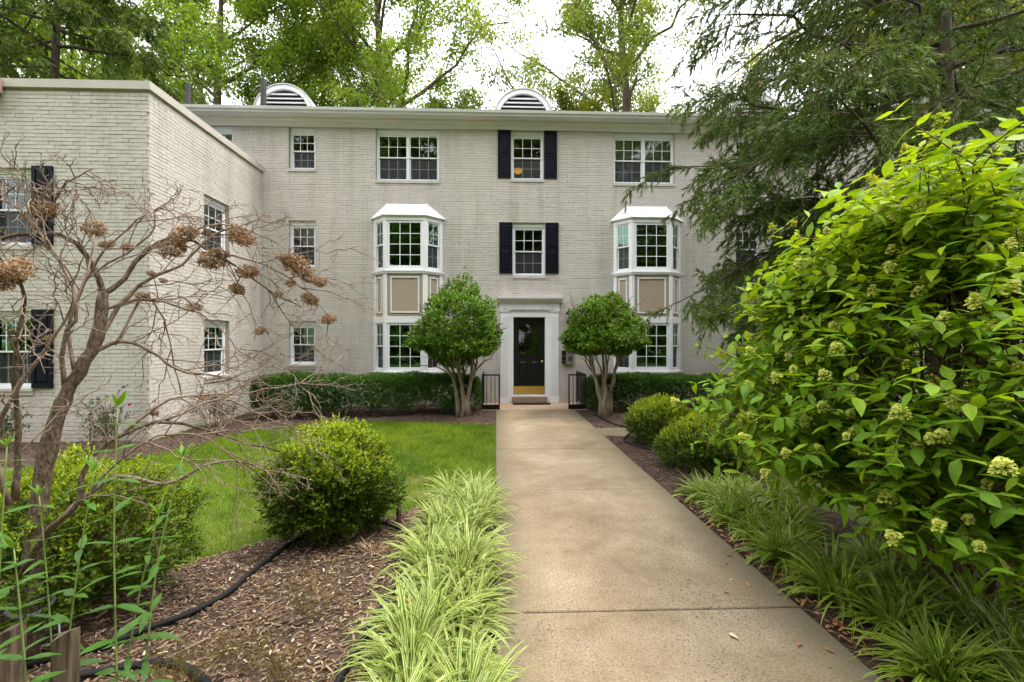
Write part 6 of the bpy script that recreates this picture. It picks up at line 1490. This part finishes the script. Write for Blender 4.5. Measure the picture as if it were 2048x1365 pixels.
# dry litter along the right border
g = np.random.default_rng(121); n = 260; y_ = g.uniform(1.5, 4.8, n); x_ = 1.92 + np.abs(g.normal(0, .10, n)); P = np.column_stack([x_, y_, gz(x_, y_) + bed_h(x_, y_) + .022]); a = g.uniform(0, 6.28, n)
D = unit(np.column_stack([np.cos(a), np.sin(a), g.normal(0, .2, n)])); V, F, _, _ = place_leaves(g, [lf_], P, D, unit(np.array([0, 0, 1.0]) + g.normal(0, .3, (n, 3))), g.uniform(.4, .9, n))
tag(link('leaf_litter', npmesh('leaf_litter', V, F, None, True), M['fallen']), 'dry brown leaf litter along the right edge of the walk', 'leaf litter', kind='stuff')
g = np.random.default_rng(141); n = 420; side_ = g.uniform(0, 1, n) < .5; off_ = np.abs(g.normal(0, .22, n)); x_ = np.where(side_, .02 + off_, 1.87 - off_); x_ = np.where(g.uniform(0, 1, n) < .25, g.uniform(.05, 1.8, n), x_); y_ = 1.2 + 9.4 * g.uniform(0, 1, n) ** 1.4
a = g.uniform(0, 6.28, n); P = np.column_stack([x_, y_, np.full(n, .0045)]); D = unit(np.column_stack([np.cos(a), np.sin(a), g.normal(0, .06, n)])); V, F = leaf_geo(P, D, np.array([0, 0, 1.0]) + g.normal(0, .2, (n, 3)), g.uniform(.006, .026, n), g.uniform(.002, .006, n), .4)
tag(link('path_debris', npmesh('path_debris', V, F, {'rnd': np.repeat(g.uniform(0, .55, n), 4)}), M['chip']), 'small bark bits and specks scattered on the concrete walk', 'debris', kind='stuff')
STK = [((-1.62, 2.62), (-1.80, 2.38), .007, 'pale forked twig lying below the hose on the mulch'), ((-1.22, 2.72), (-1.02, 2.95), .004, 'thin dark twig lying in the middle of the mulch bed'), ((0.02, 3.55), (-.10, 3.50), .009, 'short dark stick under the liriope at the edge of the walk')]
for (a, b, r, lab) in STK:
    q = smooth([(a[0], a[1], 0), ((a[0] + b[0]) / 2 + .02, (a[1] + b[1]) / 2, 0), (b[0], b[1], 0)], 9); q[:, 2] = np.maximum(gz(q[:, 0], q[:, 1]) + bed_h(q[:, 0], q[:, 1]) + .026, np.where(q[:, 0] > 0, .01, -1)); m = MB(); m.tube(q, np.linspace(r, r * .5, 9), 7)
    if 'forked' in lab: m.tube([q[5], q[5] + np.array([.05, -.04, .008]), q[5] + np.array([.09, -.09, .0])], [r * .5, r * .4, r * .3], 6)
    tag(m.build('stick', M['twig_bare'] if 'pale' in lab else M['bark'], None, True), lab, 'stick')
g = np.random.default_rng(131); n = 60; P = np.column_stack([-.98 + g.normal(0, .045, n), 3.62 + g.normal(0, .035, n), np.full(n, float(gz(-1, 3.6)) + .04) + g.uniform(0, .03, n)]); D = unit(P - np.array([-.98, 3.62, P[:, 2].mean() - .02]) + g.normal(0, .02, (n, 3)))
V, F = leaf_geo(P, D, rdir(g, n), g.uniform(.05, .12, n), .008); tag(link('dead_tuft', npmesh('dead_tuft', V, F, {'rnd': np.repeat(g.uniform(.5, 1, n), 4)}), M['dryflower']), 'dead tan leaf tuft on the mulch below the round boxwood', 'dead plant')
